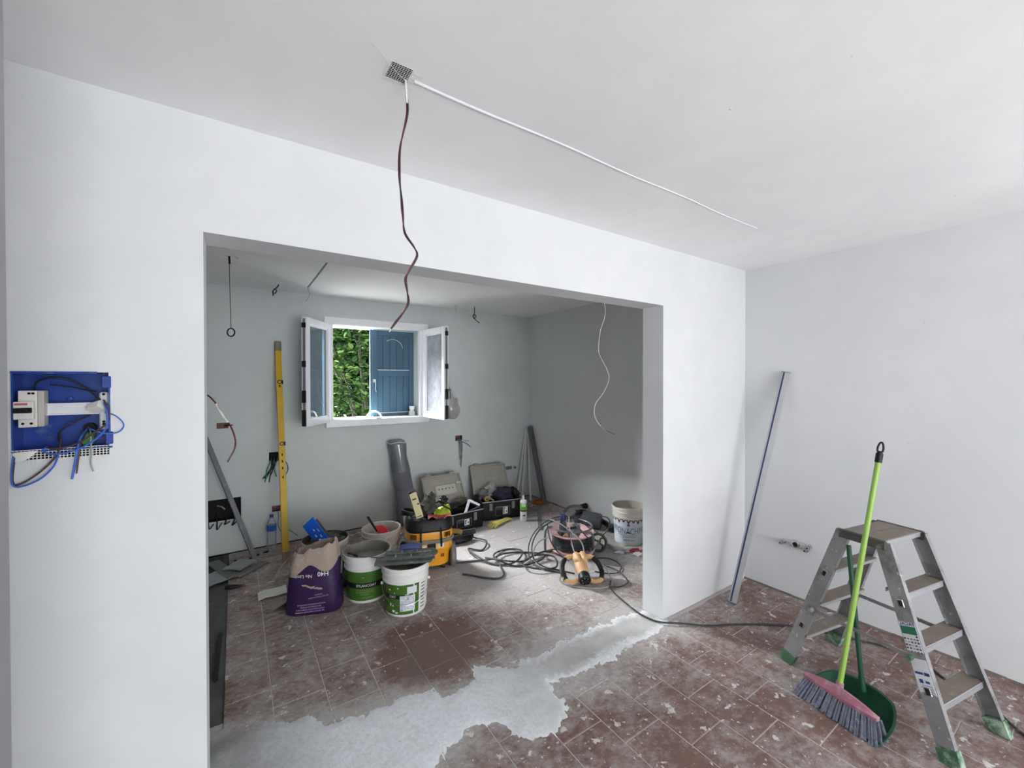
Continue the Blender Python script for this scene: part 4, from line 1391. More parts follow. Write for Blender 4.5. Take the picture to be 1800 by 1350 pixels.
def wrap(R, e, a0, a1, z0, z1, n=None, mb=None):
    n = n or max(2, int(abs(a1 - a0) / .12))
    mb = mb or MB()
    rings = []
    for z in (z0, z1):
        r = R(z) + e
        rings.append([Vector((r * math.cos(a0 + (a1 - a0) * j / n), r * math.sin(a0 + (a1 - a0) * j / n), z)) for j in range(n + 1)])
    return mb.loft(rings, False, False, False)


def bail(t, R, z, sag, side):
    r = R(z) + .012
    pts = []
    for k in range(9):
        a = PI * k / 8
        pts.append((r * math.cos(a), -side * (r + .012) * math.sin(a), z - sag * math.sin(a)))
    MB().tube(pts, .0022, 5, 3).build('bail_handle', M_STEEL, t)
    for s in (-1, 1):
        MB().cyl((s * (r - .008), 0, z), (s * (r + .008), 0, z), .010, n=10).build('bail_lug', M_BKWHITE, t)


F0 = -PI / 2     # the side that faces the camera
# green-labelled bucket, left of the pair
tb, bb, R = bucket('white bucket with green label and black band reading SYLANCOAT, standing behind the purple bag', .869, 3.373, .172, .150, .362, M_BKWHITE, M_PASTE, .29)
lb_ = wrap(R, .0012, F0 - 1.45, F0 + 1.5, .022, .245).build('label', M_LBLGREEN, bb)
wrap(R, .0022, F0 - 1.45, F0 + 1.5, .118, .160).build('band', M_LBLDARK, bb)
text_mb('SYLANCOAT', .026, on_cyl(R, .0032, F0 - .15, .139), .01).build('lettering', M_TXTW, bb, smooth=0)
for i, s in enumerate(('PITTURA SILOSSANICA', 'IDROREPELLENTE PER', 'FACCIATE')):
    text_mb(s, .014, on_cyl(R, .0024, F0 - .20 - .02 * i, .104 - .017 * i)).build('lettering', M_TXTG, bb, smooth=0)
text_mb('PROFESSIONALE', .012, on_cyl(R, .0024, F0 - .1, .045)).build('lettering', M_TXTG, bb, smooth=0)
wrap(R, .0022, F0 - .35, F0 - .25, .20, .206).build('label_mark', M_TXTG, bb)
tb.rotation_euler.z += .10

# front bucket
tb, bb, R = bucket('white bucket with torn green label and white data sheet, nearest the camera', 1.06, 3.02, .168, .148, .352, M_BKWHITE, M_PASTE, .25)
wrap(R, .0012, F0 - 1.5, F0 + .62, .020, .245).build('label', M_LBLGREEN, bb)
wrap(R, .0020, F0 - 1.5, F0 - .05, .135, .165).build('band', M_LBLDARK, bb)
wrap(R, .0020, F0 + .34, F0 + .39, .020, .245).build('label_gap', M_TXTW, bb)
wrap(R, .0020, F0 + .62, F0 + 1.5, .020, .245).build('label_side', M_TXTW, bb)
text_mb('OAT', .026, on_cyl(R, .003, F0 - .62, .150), .01).build('lettering', M_TXTW, bb, smooth=0)
sheet = wrap(R, .0035, F0 - .26, F0 + .42, .045, .158).build('data_sheet', paint('paper_white', C(216, 218, 224), .6, var=.03), bb)
pr = MB()
r_ = random.Random(2)
for i in range(13):
    z = .056 + .0078 * i
    a = F0 - .22
    while a < F0 + .36:
        w = r_.uniform(.05, .16)
        if r_.random() < .72:
            wrap(R, .0042, a, min(a + w, F0 + .38), z, z + .0028, 2, pr)
        a += w + .03
wrap(R, .0045, F0 + .06, F0 + .13, .128, .146, 1, pr)
wrap(R, .0045, F0 - .22, F0 - .13, .050, .060, 1, pr)
pr.build('print_lines', paint('print_grey', C(136, 142, 156), .6), bb, kind='stuff')
wrap(R, .0036, F0 + .06, F0 + .50, .172, .222).build('price_label', bpy.data.materials['paper_white'], bb)
pr = MB()
for i in range(8):
    wrap(R, .0030, F0 + .74, F0 + .98, .040 + .025 * i, .047 + .025 * i, 2, pr)
pr.build('scale_marks', M_LBLDARK, bb, kind='stuff')
torn = MB()
for (a, z, w, h) in ((-.75, .20, .06, .006), (-.60, .045, .10, .010), (-.74, .09, .05, .016), (-.62, .085, .05, .008), (-.45, .035, .07, .007), (-.35, .215, .05, .005), (-.5, .18, .04, .004), (.05, .166, .10, .004)):
    pts_ = []
    for j in range(9):
        q = 2 * PI * j / 9
        k = .6 + .6 * r_.random()
        z_ = z + h * k * math.sin(q)
        a_ = F0 + a + w * k * math.cos(q)
        pts_.append(Vector(((R(z_) + .0026) * math.cos(a_), (R(z_) + .0026) * math.sin(a_), z_)))
    torn.add(pts_, [tuple(range(9))])
torn.build('torn_patch', M_TXTW, bb, smooth=0)
bail(tb, R, .20, .10, 1)

# dirty bucket with the red-handled brush
tb, bb, R = bucket('dirty plaster-crusted white bucket beside the yellow vacuum, with a red tool inside', 1.115, 3.83, .166, .145, .350, M_BKDIRTY, M_BKDIRTY, .20)
bail(tb, R, .27, .07, 1)
# bucket behind the bag
tb, bb, R = bucket('white bucket of dark muck behind the purple bag', .634, 3.80, .176, .150, .365, M_BKDIRTY, M_MUCK, .315)
wrap(R, .0012, F0 - 1.4, F0 + 1.3, .02, .23).build('label', paint('label_dark_green', C(44, 66, 40), .5, dust=.2), bb)
wrap(R, .002, F0 + .80, F0 + .92, .02, .245).build('label_gap', M_TXTW, bb)
MB().blob((.02, .02, .33), (.13, .12, .045), 7, .5, 2.5).build('sludge', M_MUCK, tb)

# plaster bucket by the right wall
tb, bb, R = bucket('white plaster bucket with maroon zigzag band reading INTONACHINO, by the right jamb', 3.453, 2.935, .165, .140, .385, paint('bucket_greywhite', C(214, 212, 204), .45, var=.05, dust=.2, dustcol=C(176, 172, 160)), paint('pale_plaster', C(188, 182, 168), .8, var=.15, bump=.4), .315)
M_MAROON = paint('maroon_print', C(88, 26, 44), .5)
M_PRBLUE = paint('print_steel_blue', C(96, 124, 150), .5)
wrap(R, .001, F0 - 1.6, F0 + 1.6, .02, .282).build('label', paint('label_pale', C(206, 216, 222), .45, var=.03), bb)
wrap(R, .002, F0 - 1.6, F0 + 1.6, .268, .284).build('zigzag_band', M_MAROON, bb)
zz_ = MB()
for i in range(11):
    a = F0 - 1.6 + .32 * i
    p = [Vector(((R(z) + .0022) * math.cos(q), (R(z) + .0022) * math.sin(q), z)) for q, z in ((a - .16, .270), (a, .222 if i % 2 else .236), (a + .16, .270))]
    zz_.add(p, [(0, 1, 2)])
zz_.build('zigzag', M_MAROON, bb, smooth=0)
text_mb('INTONACHINO', .092, lambda x, y: on_cyl(R, .0028, F0 - .02, .148)(x * .66, y + .22 * x * x), .004).build('lettering', M_PRBLUE, bb, smooth=0)
MB().add([Vector(((R(z) + .003) * math.cos(F0 + q), (R(z) + .003) * math.sin(F0 + q), z)) for q, z in ((0, .232), (.11, .218), (0, .200), (-.11, .218))], [(3, 2, 1, 0)]).build('emblem', paint('print_slate', C(84, 94, 116), .5), bb, smooth=0)
wrap(R, .0034, F0 - .14, F0 + .14, .132, .142).build('overprint', M_LBLDARK, bb)
wrap(R, .0028, F0 - .75, F0 + .65, .108, .111).build('rule', M_INK, bb)
text_mb('MINERALE EXTRA FINE', .013, on_cyl(R, .0028, F0 + .05, .090), .012).build('lettering', M_INK, bb, smooth=0)
text_mb('BIANCO  25 kg', .018, on_cyl(R, .0028, F0 + .05, .058), .02).build('lettering', M_INK, bb, smooth=0)
wrap(R, .012, F0 - .25, F0 + .05, .352, .372, 3).build('tear_tab', M_OLDWHITE, bb)

# ------------------------------------------------------------------ tools in and on the buckets
M_PLAS = mat('plaster_caked_steel', C(88, 91, 90), .55, .3, var=.2, dust=.42, dustcol=C(150, 152, 146), dscale=12)
tk = thing('taping_knife', 'wide blue plastering spatula stuck upright in the bucket behind the bag', 'spatula', (.57, 3.66, .32))
a, b = view_pt(588, 978, 3.46), view_pt(541, 917, 3.52)
wd = rgt * .79 + u2 * .613
k_ = MB().beam(a, b, .118, .010, wd, .002)
kb = k_.build('blade_holder', paint('bright_blue_plastic', C(22, 92, 204), .4, var=.05), tk, world=True)
z_ = (b - a).normalized()
x_ = (wd - z_ * wd.dot(z_)).normalized()
y_ = z_.cross(x_)
if y_.y > 0:
    y_ = -y_
MB().beam(a + x_ * .068, b + x_ * .068 - z_ * .035, .022, .004, x_, .001).build('blade', M_PLAS, kb)
sm_ = MB()
for u, v, w, h in ((.30, .02, .006, .014), (.42, -.015, .007, .012), (.62, .0, .006, .010), (.52, .03, .004, .016), (.16, -.02, .03, .03)):
    q = a + z_ * ((b - a).length * (.35 + .65 * u)) + x_ * v + y_ * .0055
    n9 = 8
    sm_.add([q + x_ * (w * math.cos(2 * PI * j / n9) * (.5 + .6 * (j % 2))) + z_ * (h * math.sin(2 * PI * j / n9)) for j in range(n9)], [tuple(range(n9))])
sm_.build('plaster_spot', M_TXTW, kb, smooth=0)

bt = thing('brush', 'red scraper with black handle leaning inside the dirty bucket', 'scraper', (1.05, 3.84, .22))
p0, p1 = view_pt(646, 908, 3.70), view_pt(663, 934, 3.72)
MB().tube([p0, p0.lerp(p1, .5), p1], .011, 8, 3, taper=lambda t: 1.0 - .25 * t).build('handle', M_BLACK, bt, world=True)
MB().cyl(p0, p0 + (p0 - p1).normalized() * .01, .012, .006, n=10).build('handle_cap', M_GREYP, bt, world=True)
hd3 = MB()
pl3_ = [view_pt(x, y, 3.72) for x, y in ((658, 925), (672, 924), (681, 931), (682, 946), (667, 946))]
hd3.loft([pl3_, [p + fwd * .02 for p in pl3_]])
hd3.build('head', paint('red_plastic', C(196, 52, 62), .45, dust=.3, dustcol=C(214, 150, 150), dscale=20), bt, world=True)

th = thing('margin_trowel', 'slim trowel with black grip lying across the SYLANCOAT bucket rim', 'trowel', (.82, 3.22, .37))
q0, q1 = view_pt(604, 974, 3.15), view_pt(664, 983, 3.12)
MB().tube([q0, q0.lerp(q1, .33)], .0025, 6, 1).build('tang', M_STEEL, th, world=True)
MB().beam(q0.lerp(q1, .0) + Vector((.03, -.005, 0)), q0.lerp(q1, .42), .017, .016, (0, 1, 0), .004).build('grip', M_BLACK, th, world=True)
MB().beam(q0.lerp(q1, .42), q1 + Vector((.05, -.01, 0)), .010, .004, (0, 1, 0)).build('shank', M_PLAS, th, world=True)


def float_trowel(label, c, rz, L_, Wd, tilt, handle_m):
    t = thing('finishing_trowel', label, 'trowel', c, rz)
    M = Matrix.Rotation(tilt, 4, 'X')
    bl_ = MB().prism([(-L_ / 2, -Wd / 2), (L_ / 2, -Wd / 2), (L_ / 2 + .03, 0), (L_ / 2, Wd / 2), (-L_ / 2, Wd / 2)], .016, M)
    bl = bl_.build('blade', M_PLAS, t)
    MB().box(-L_ * .46, L_ * .46, -.012, .012, .015, .026, .003, M).build('spine', M_PLAS, bl)
    for s in (-1, 1):
        MB().box(s * .055 - .006, s * .055 + .006, -.008, .008, .024, .050, .002, M).build('post', M_STEEL, bl)
    if handle_m:
        MB().tube([M @ Vector((x, 0, .060 + .004 * math.cos(x * 20))) for x in (-.075, -.05, 0, .05, .075)], .022, 10, 3, taper=lambda q: .75 + .35 * math.sin(PI * q)).build('handle', handle_m, t)
    return t


float_trowel('plaster-caked finishing trowel lying underneath, bridging the two green-labelled buckets', (1.035, 2.995, .358), -.42, .40, .12, 0.0, None)
float_trowel('finishing trowel with a blue grip lying on top of the nearest bucket', (1.095, 3.025, .380), -.40, .36, .12, .05, paint('dusty_blue_grip', C(52, 66, 108), .6, dust=.3, dustcol=C(150, 156, 170), dscale=20))
o = MB().prism([(-.06, -.05), (.07, -.06), (.09, .05), (-.03, .06)], .022, Matrix.Translation((1.14, 3.12, .378)) @ Matrix.Rotation(-.3, 4, 'Z')).build('sponge_block', paint('caked_sponge', C(126, 128, 116), .9, var=.2, bump=.5))
tag(o, 'grey caked sponge block behind the blue trowel grip', 'sponge')

# ------------------------------------------------------------------ purple bag of adhesive
bag = thing('cement_bag', 'open purple paper bag of adhesive with a turned-down grey rim', 'bag', (.492, 3.375, 0), -.375)
M_PURPLE = paint('purple_paper', C(46, 22, 68), .45, var=.12, scale=5, dust=.16, dustcol=C(120, 100, 140), dscale=9, bump=.35, bscale=14)
M_KRAFT = paint('greyish_kraft', C(160, 144, 132), .8, var=.12, scale=8, dust=.3, dustcol=C(196, 186, 176), bump=.4, bscale=20)


def bag_ring(z, hx, hy, wob, n=44, sq=4.0, dz=None):
    ring = []
    for j in range(n):
        a = 2 * PI * j / n
        c, s_ = math.cos(a), math.sin(a)
        r = 1 / (abs(c) ** sq + abs(s_) ** sq) ** (1 / sq)
        k = 1 + wob * noise.noise(Vector((c * 2.2, s_ * 2.2, z * 7 + hx)))
        ring.append(Vector((hx * r * c * k, hy * r * s_ * k, z + (dz(c, s_) if dz else 0))))
    return ring


def rim(c, s_):
    return .045 * c + .03 * noise.noise(Vector((c * 3, s_ * 3, 4)))


rings = [bag_ring(0.0, .178, .088, .02), bag_ring(.012, .190, .098, .03), bag_ring(.10, .186, .102, .05), bag_ring(.20, .176, .102, .06), bag_ring(.30, .164, .098, .07), bag_ring(.365, .155, .094, .08, dz=lambda c, s_: .5 * rim(c, s_))]
bg = MB().loft(rings, True, False).build('bag_body', M_PURPLE, bag, smooth=50)
rings = [bag_ring(.335, .163, .104, .07, dz=lambda c, s_: .035 * math.sin(5 * c + 2) + .02 * c), bag_ring(.40, .158, .100, .08, dz=rim), bag_ring(.455, .148, .090, .12, dz=rim), bag_ring(.470, .140, .080, .12, dz=rim), bag_ring(.455, .130, .070, .12, dz=rim), bag_ring(.33, .120, .062, .08)]
MB().loft(rings, False, True).build('turned_rim', M_KRAFT, bag, smooth=50)
fl = MB().loft([[Vector((-.15 - .03 * i, -.03 + u * .06, .43 - .035 * i + .012 * math.sin(i + u * 3))) for u in (0, .5, 1, 1.5)] for i in range(6)], False, False, False)
for v in range(len(fl.v)):
    fl.v[v] = (fl.v[v][0], fl.v[v][1] + .0, fl.v[v][2])
fl.build('torn_flap', M_KRAFT, bag, smooth=60)


def on_bag(x, y, e=.006):
    """front face of the bag at width x and height y"""
    zs = [(.012, .190, .098), (.10, .186, .102), (.20, .176, .102), (.30, .164, .098), (.365, .155, .094)]
    for (z0, hx0, hy0), (z1, hx1, hy1) in zip(zs, zs[1:]):
        if y <= z1 or z1 == .365:
            t = (y - z0) / (z1 - z0)
            hx, hy = hx0 + (hx1 - hx0) * t, hy0 + (hy1 - hy0) * t
            break
    q = max(0.0, 1 - min(.98, abs(x / hx)) ** 4) ** .25
    return Vector((x, -hy * q - e, y))


def bag_text(s, size, cx, cy, slope=0.0, up=True, bold=.0, shear=0.0):
    f = 1 if up else -1
    return text_mb(s, size, lambda x, y: on_bag(cx + f * (x + shear * y), cy + f * y + slope * f * x), bold)


bag_text('H40', .044, .075, .298, -.02, False, .012).build('lettering', M_TXTW, bg, smooth=0)
bag_text('No Limits', .034, -.066, .290, -.02, False, .006).build('lettering', M_TXTW, bg, smooth=0)
M_LILAC = paint('print_lilac', C(168, 150, 190), .5)
for i, s in enumerate(('GEL ADESIVO MULTIUSO FLESSIBILE', 'STRUTTURALE ECO COMPATIBILE', 'PER INTERNI ED ESTERNI', 'SOVRAPPOSIZIONI SU PIASTRELLE')):
    bag_text(s, .0125, -.015 + .004 * i, .032 + .018 * i, .03, False, .02).build('lettering', M_LILAC, bg, smooth=0)
for i, s in enumerate(('TECNOLOGIA ESCLUSIVA', 'SUPERFICI')):
    bag_text(s, .012, .045, .135 + .018 * i, .10, False, .01).build('lettering', M_LILAC, bg, smooth=0)
dm = MB()
r_ = random.Random(12)
for i in range(10):
    x, y = -.055 + .013 * i, .225 - .004 * i + r_.uniform(-.006, .006)
    n9 = 8
    dm.add([on_bag(x + r_.uniform(.008, .016) * math.cos(2 * PI * j / n9), y + r_.uniform(.004, .010) * math.sin(2 * PI * j / n9), .0056 + i * .0001) for j in range(n9)], [tuple(range(n9))])
dm.build('dust_smear', M_KRAFT, bg, smooth=0)
o = MB().blob((.745, 3.60, .055), (.085, .07, .055), 5, .5, 2.2, flat=.003).build('crumpled_wrapper', paint('purple_black_film', C(40, 28, 60), .35, var=.2))
tag(o, 'crumpled dark purple wrapper on the floor between bag and SYLANCOAT bucket', 'wrapper')
o = MB().loft([[Vector((.22 + .05 * i + .01 * math.sin(i * 2), 3.50 + .06 * u - .02 * i, .006 + .03 * i * (1 - .35 * u) + .008 * math.sin(3 * i + 2 * u))) for u in range(4)] for i in range(5)], False, False, False).build('torn_paper', M_KRAFT, smooth=60)
tag(o, 'torn greyish paper strip propped against the left of the purple bag', 'paper')
o = MB().loft([[Vector((.14 + .05 * i, 3.72 + .05 * u, .004 + .012 * abs(math.sin(i * 1.3 + u)))) for u in range(4)] for i in range(5)], False, False, False).build('torn_paper', M_OLDWHITE, smooth=60)
tag(o, 'crumpled pale paper scrap on the floor behind the purple bag', 'paper')

# ------------------------------------------------------------------ papers and small tools at the left
M_PAPER = paint('grey_paper', C(150, 156, 158), .8, var=.06)
for nm, lab, cx, cy, rz, w, d, m in (('paper_sheet', 'pale paper sheet nearest the left jamb, on the dark board', -.20, 4.30, .5, .36, .26, M_PAPER), ('paper_sheet', 'pale folded paper lying over the thin wooden slat', .03, 4.46, .9, .22, .18, M_PAPER)):
    M = Matrix.Translation((cx, cy, 0)) @ Matrix.Rotation(rz, 4, 'Z')
    rings = [[M @ Vector((-w / 2 + w * i / 8, -d / 2 + d * j / 6, .016 + .010 * abs(math.sin(i * .9 + j * .5 + cx * 9)) + (.02 if nm and 'folded' in lab else 0))) for j in range(7)] for i in range(9)]
    tag(MB().loft(rings, False, False, False).build(nm, m, smooth=60), lab, 'paper')
o = MB().beam((-.18, 4.70, .030), (-.02, 4.26, .022), .10, .006, (1, .3, 0), .001).build('wooden_slat', paint('grey_wood', C(112, 114, 108), .8, var=.12))
tag(o, 'flat grey wooden slat lying between the two papers', 'slat')
o = MB().beam((.0, 4.27, .018), (.23, 4.47, .014), .07, .012, (.5, -.6, 0), .002).build('wooden_slat', bpy.data.materials['grey_wood'])
tag(o, 'short grey slat with a dark edge in front of the folded paper', 'slat')
sd = thing('screwdriver', 'black and red handled screwdriver lying on the floor at the left', 'screwdriver', (.02, 4.05, 0))
p0, p1 = Vector((-.075, 4.075, .02)), Vector((.04, 4.045, .018))
MB().tube([p0, p0.lerp(p1, .3), p0.lerp(p1, .75), p1], .017, 10, 3, taper=lambda t: .85 + .25 * math.sin(t * 5)).build('handle', M_BLACKD, sd, world=True)
MB().cyl(p1, p1 + (p1 - p0) * .2, .012, .009, n=10).build('collar', paint('red_rubber', C(130, 36, 40), .5), sd, world=True)
MB().cyl(p1 + (p1 - p0) * .2, p1 + (p1 - p0) * .9, .0045, n=8).build('shaft', M_STEEL, sd, world=True)
o = MB().tube([(.085, 4.57, .012), (.11, 4.61, .016), (.135, 4.66, .02)], .014, 8, 2, taper=lambda t: .6 + .5 * t).build('wall_plug', paint('dull_red', C(96, 44, 40), .6))
tag(o, 'small dull red tube lying near the foot of the grey straightedge', 'tube')
for (x, y, a_, lab) in ((.17, 4.70, .8, 'small dark scrap by the water bottle on its left'), (.245, 4.74, .2, 'small dark scrap in front of the water bottle'), (.0, 4.66, 2.0, 'small dark scrap behind the folded paper')):
    o = MB().blob((x, y, .008), (.03, .012, .008), int(x * 100), .4, 2, 10, 6, .001, Matrix.Rotation(a_, 3, 'Z')).build('scrap', M_HOLE)
    tag(o, lab, 'scrap')
wb_ = thing('water_bottle', 'clear plastic water bottle with blue cap and label by the window wall', 'bottle', (.30, 4.80, 0))
MB().lathe([(.02, .003), (.040, 0), (.043, .02), (.041, .06), (.043, .08), (.041, .10), (.043, .12), (.043, .24), (.036, .275), (.020, .31), (.016, .33)], 20).build('body', M_PET, wb_)
MB().lathe([(.0440, .195), (.0445, .20), (.0445, .245), (.044, .25)], 20, None, False, False).build('label', paint('water_label_blue', C(34, 84, 170), .4), wb_)
MB().lathe([(.018, .325), (.018, .35), (.015, .353)], 14).build('cap', paint('cap_blue', C(34, 66, 140), .4), wb_)

# ------------------------------------------------------------------ yellow vacuum cleaner and what lies on it
M_VYEL = mat('vacuum_yellow', C(222, 152, 30), 0.4, var=.05, scale=4, dust=.18, dustcol=C(196, 166, 110), dscale=8)
M_VGREY = paint('vacuum_grey_band', C(112, 112, 106), .6, var=.1, dust=.35, dustcol=C(150, 146, 138))
vx, vy = 1.485, 3.60
vac = thing('vacuum_cleaner', 'yellow and black wet-dry vacuum cleaner with a grey wheel', 'vacuum cleaner', (vx, vy, 0), math.atan2(-vy, -vx) + PI / 2 + .10)


def sq(z, hx, hy, n=44, p=3.6, dy=0.0):
    out = []
    for j in range(n):
        a = 2 * PI * j / n
        c, s_ = math.cos(a), math.sin(a)
        r = 1 / (abs(c) ** p + abs(s_) ** p) ** (1 / p)
        out.append(Vector((hx * r * c, hy * r * s_ + dy, z)))
    return out


tub = MB().loft([sq(.045, .165, .160), sq(.055, .175, .168), sq(.13, .182, .172), sq(.165, .190, .178), sq(.195, .208, .188), sq(.205, .212, .190), sq(.212, .205, .186), sq(.262, .203, .184)])
tub = tub.build('tub', M_VYEL, vac)
MB().loft([sq(.258, .214, .194), sq(.264, .220, .200), sq(.288, .220, .200), sq(.294, .214, .194)]).build('seal_band', M_VGREY, vac)
hd_ = MB().loft([sq(.290, .208, .188), sq(.300, .210, .190), sq(.360, .204, .184), sq(.372, .200, .180)]).build('motor_head', M_VYEL, vac)
tp_ = MB().loft([sq(.358, .207, .188), sq(.372, .214, .196), sq(.440, .206, .186), sq(.462, .190, .172), sq(.466, .170, .150), sq(.450, .155, .135), sq(.440, .150, .130)]).build('top_cover', M_BLACK, vac)
for s in (-1, 1):
    MB().tube([(s * .085, -.188, .40), (s * .088, -.206, .34), (s * .090, -.214, .28), (s * .090, -.204, .232)], .007, 6, 3).build('clip', M_BLACK, vac)
    vt = MB()
    for i in range(5):
        x = s * (.125 + .012 * i) if s < 0 else .125 + .011 * i
        vt.box(x - .0022, x + .0022, -.196 + .0055 * i, -.180 + .0055 * i, .306, .346)
    vt.build('vent_slots', M_HOLE, hd_, smooth=0, kind='stuff')
MB().box(-.032, .042, -.192, -.180, .214, .258, .002).build('label_panel', M_BLACK, tub)
MB().box(.062, .115, -.1895, -.180, .220, .252, .001).build('sticker', M_STICK, tub)
MB().box(-.105, -.045, -.1895, -.180, .213, .222, .001).build('name_plate', M_BLACK, tub)
MB().box(-.075, -.045, -.189, -.180, .225, .243, .001).build('sticker', M_STICK, tub)
mk = MB()
for i, (x, z) in enumerate(((.095, .150), (.112, .150), (.095, .134), (.112, .134))):
    mk.box(x - .006, x + .006, -.1805, -.160, z - .005, z + .005)
mk.build('moulded_marks', paint('burnt_print', C(150, 72, 28), .5), tub, smooth=0)
MB().box(-.15, .15, -.13, .13, .028, .048, .006).build('chassis', M_BLACK, vac)
for (x, y, r, w) in ((.180, -.075, .108, .050), (-.188, .06, .105, .045)):
    q = MB().lathe([(r - .012, 0), (r, .008), (r, w - .008), (r - .012, w), (r - .04, w), (r - .05, w - .01), (.02, w - .01)], 24, frame((x, y, r), (x + (1 if x > 0 else -1), y, r)))
    q.build('wheel', M_VGREY, vac)
for x in (-.12, .12):
    MB().cyl((x - .014, -.11, .022), (x + .014, -.11, .022), .022, n=14).build('caster', M_BLACKD, vac)
MB().tube([(-.195, .05, .30), (-.212, .02, .42), (-.205, .06, .475), (-.19, .14, .47)], .016, 8, 4).build('carry_bar', paint('pale_grey_bar', C(168, 170, 172), .5, dust=.3), vac)
hs = MB().tube([(.185, -.04, .30), (.25, -.06, .30), (.30, -.08, .285)], .024, 10, 4)
hs.build('hose_socket', paint('ochre_socket', C(132, 104, 50), .6, dust=.3), vac)
MB().tube([(.29, -.07, .285), (.35, -.09, .29), (.42, -.10, .30)], .026, 10, 3).build('hose_cuff', M_BLACKD, vac)
MB().tube([(-.20, -.05, .24), (-.235, -.04, .23), (-.24, 0, .19)], .022, 8, 4).build('outlet', M_BLACK, vac)


def vpt(x, y, z):
    return parent_matrix(vac) @ Vector((x, y, z))


cl = thing('gauge_case', 'slim cream plastic case standing propped on the vacuum lid', 'case', vpt(-.10, -.05, .46))
p0, p1 = vpt(-.085, -.085, .465), vpt(-.145, -.02, .675)
mb = MB().beam(p0, p1, .062, .026, rgt, .003)
cb = mb.build('body', paint('cream_plastic', C(220, 208, 162), .5, var=.05), cl, world=True)
z_ = (p1 - p0).normalized()
x_ = (rgt - z_ * rgt.dot(z_)).normalized()
y_ = x_.cross(z_)
if y_.dot(fwd) > 0:
    y_ = -y_
MB().beam(p0 + z_ * .003 + y_ * .005, p0 + z_ * .018 + y_ * .013, .046, .006, x_).build('slot', M_HOLE, cb)
MB().beam(p0 + z_ * .165 + y_ * .0135, p0 + z_ * .178 + y_ * .0135, .036, .001, x_).build('print_band', M_INK, cb, smooth=0)
MB().beam(p0 + z_ * .115 + y_ * .0135 + x_ * .022, p0 + z_ * .130 + y_ * .0135 + x_ * .022, .016, .003, x_).build('button', M_INK, cb, smooth=0)
o = MB().tube([vpt(-.17 + .07 * math.cos(a), .0 + .07 * math.sin(a), .462 + .022 * (i / 8) + .05 * max(0, math.sin(a * .5))) for i, a in enumerate([i * PI / 4 for i in range(17)])] + [vpt(-.13, .06, .58), vpt(-.17, .07, .66)], .012, 8, 3).build('black_hose_loop', M_BLACK)
tag(o, 'black rubber hose coiled on the vacuum lid behind the cream case', 'hose')
gl_ = MB().blob(vpt(.0, .02, .53), (.075, .07, .095), 3, .55, 2.6).blob(vpt(.03, .04, .60), (.035, .03, .05), 8, .5, 2.5)
tag(gl_.build('work_glove', paint('dark_camo_fabric', C(66, 68, 58), .9, var=.5, scale=30, bump=.6, bscale=80)), 'dark crumpled work glove standing up behind the cream case', 'glove')
hv = MB()
rings = []
for i in range(13):
    t = i / 12
    row = []
    for j in range(9):
        u = j / 8
        p = Vector((.04 + .15 * t, -.11 + .22 * u, .463 + .055 * math.sin(PI * u) * (.4 + t) + .025 * noise.noise(Vector((t * 5, u * 5, 2)))))
        row.append(vpt(*p))
    rings.append(row)
hv.loft(rings, False, False, False)
tag(hv.build('safety_vest', paint('hi_vis_lime', C(176, 192, 56), .7, var=.15), smooth=60), 'crumpled lime high-visibility cloth on the right of the vacuum lid', 'vest')
rings = []
for i in range(13):
    t = i / 12
    rings.append([vpt(-.02 + .21 * t, -.165 + .09 * u, .468 + .018 * math.sin(t * 9) * (1 - u) + .014 * u + .004 * math.sin(t * 15)) for u in (0, .33, .66, 1)])
tag(MB().loft(rings, False, False, False).build('abrasive_sheet', paint('red_abrasive', C(166, 66, 76), .9, var=.15), smooth=60), 'wavy red abrasive sheet at the front of the vacuum lid', 'sandpaper')
o = MB().tube([vpt(.08, .05, .55), vpt(.11, .0, .58), vpt(.13, -.03, .54), vpt(.17, -.05, .52), vpt(.20, -.09, .50)], .010, 6, 4, taper=lambda t: 1 - .3 * t)
o.blob(vpt(.14, .02, .58), (.04, .03, .035), 5, .5, 2.5)
tag(o.build('strap', M_BLACK), 'black strap tangled over the lime cloth', 'strap')

# ------------------------------------------------------------------ grey padded sleeve against the window wall
slv = thing('padded_sleeve', 'tall grey quilted sleeve slumped against the window wall under the window', 'sleeve', (1.68, 4.77, 0))
M_QUILT = paint('grey_quilt', C(104, 106, 116), .75, var=.12, scale=7, bump=.5, bscale=22)


def sl_ring(cx, cy, z, hx, hy, seed=0):
    return [Vector((cx + hx * math.cos(a) * (1 + .07 * math.sin(4 * a + z * 23)), cy + hy * math.sin(a) * (1 + .07 * math.sin(3 * a + z * 31)), z)) for a in [2 * PI * j / 26 for j in range(26)]]


MB().loft([sl_ring(1.75, 4.745, .0, .15, .09), sl_ring(1.755, 4.74, .03, .170, .105), sl_ring(1.74, 4.75, .15, .165, .10), sl_ring(1.715, 4.765, .26, .145, .09), sl_ring(1.685, 4.79, .37, .118, .075), sl_ring(1.675, 4.80, .415, .098, .065)]).build('lower_fold', M_QUILT, slv, world=True, smooth=60)
up_ = MB().loft([sl_ring(1.675, 4.80, .405, .102, .068), sl_ring(1.668, 4.805, .44, .108, .070), sl_ring(1.645, 4.825, .62, .100, .070), sl_ring(1.62, 4.838, .80, .094, .068), sl_ring(1.60, 4.842, .93, .100, .070), sl_ring(1.592, 4.845, .985, .096, .066), sl_ring(1.592, 4.848, 1.0, .070, .045)])
uo = up_.build('upper_roll', M_QUILT, slv, world=True, smooth=60)
MB().loft([sl_ring(1.644, 4.820, .62, .106, .078), sl_ring(1.619, 4.833, .80, .100, .076), sl_ring(1.599, 4.838, .95, .105, .078)], False, False).build('film_wrap', M_FILM, uo, smooth=60)
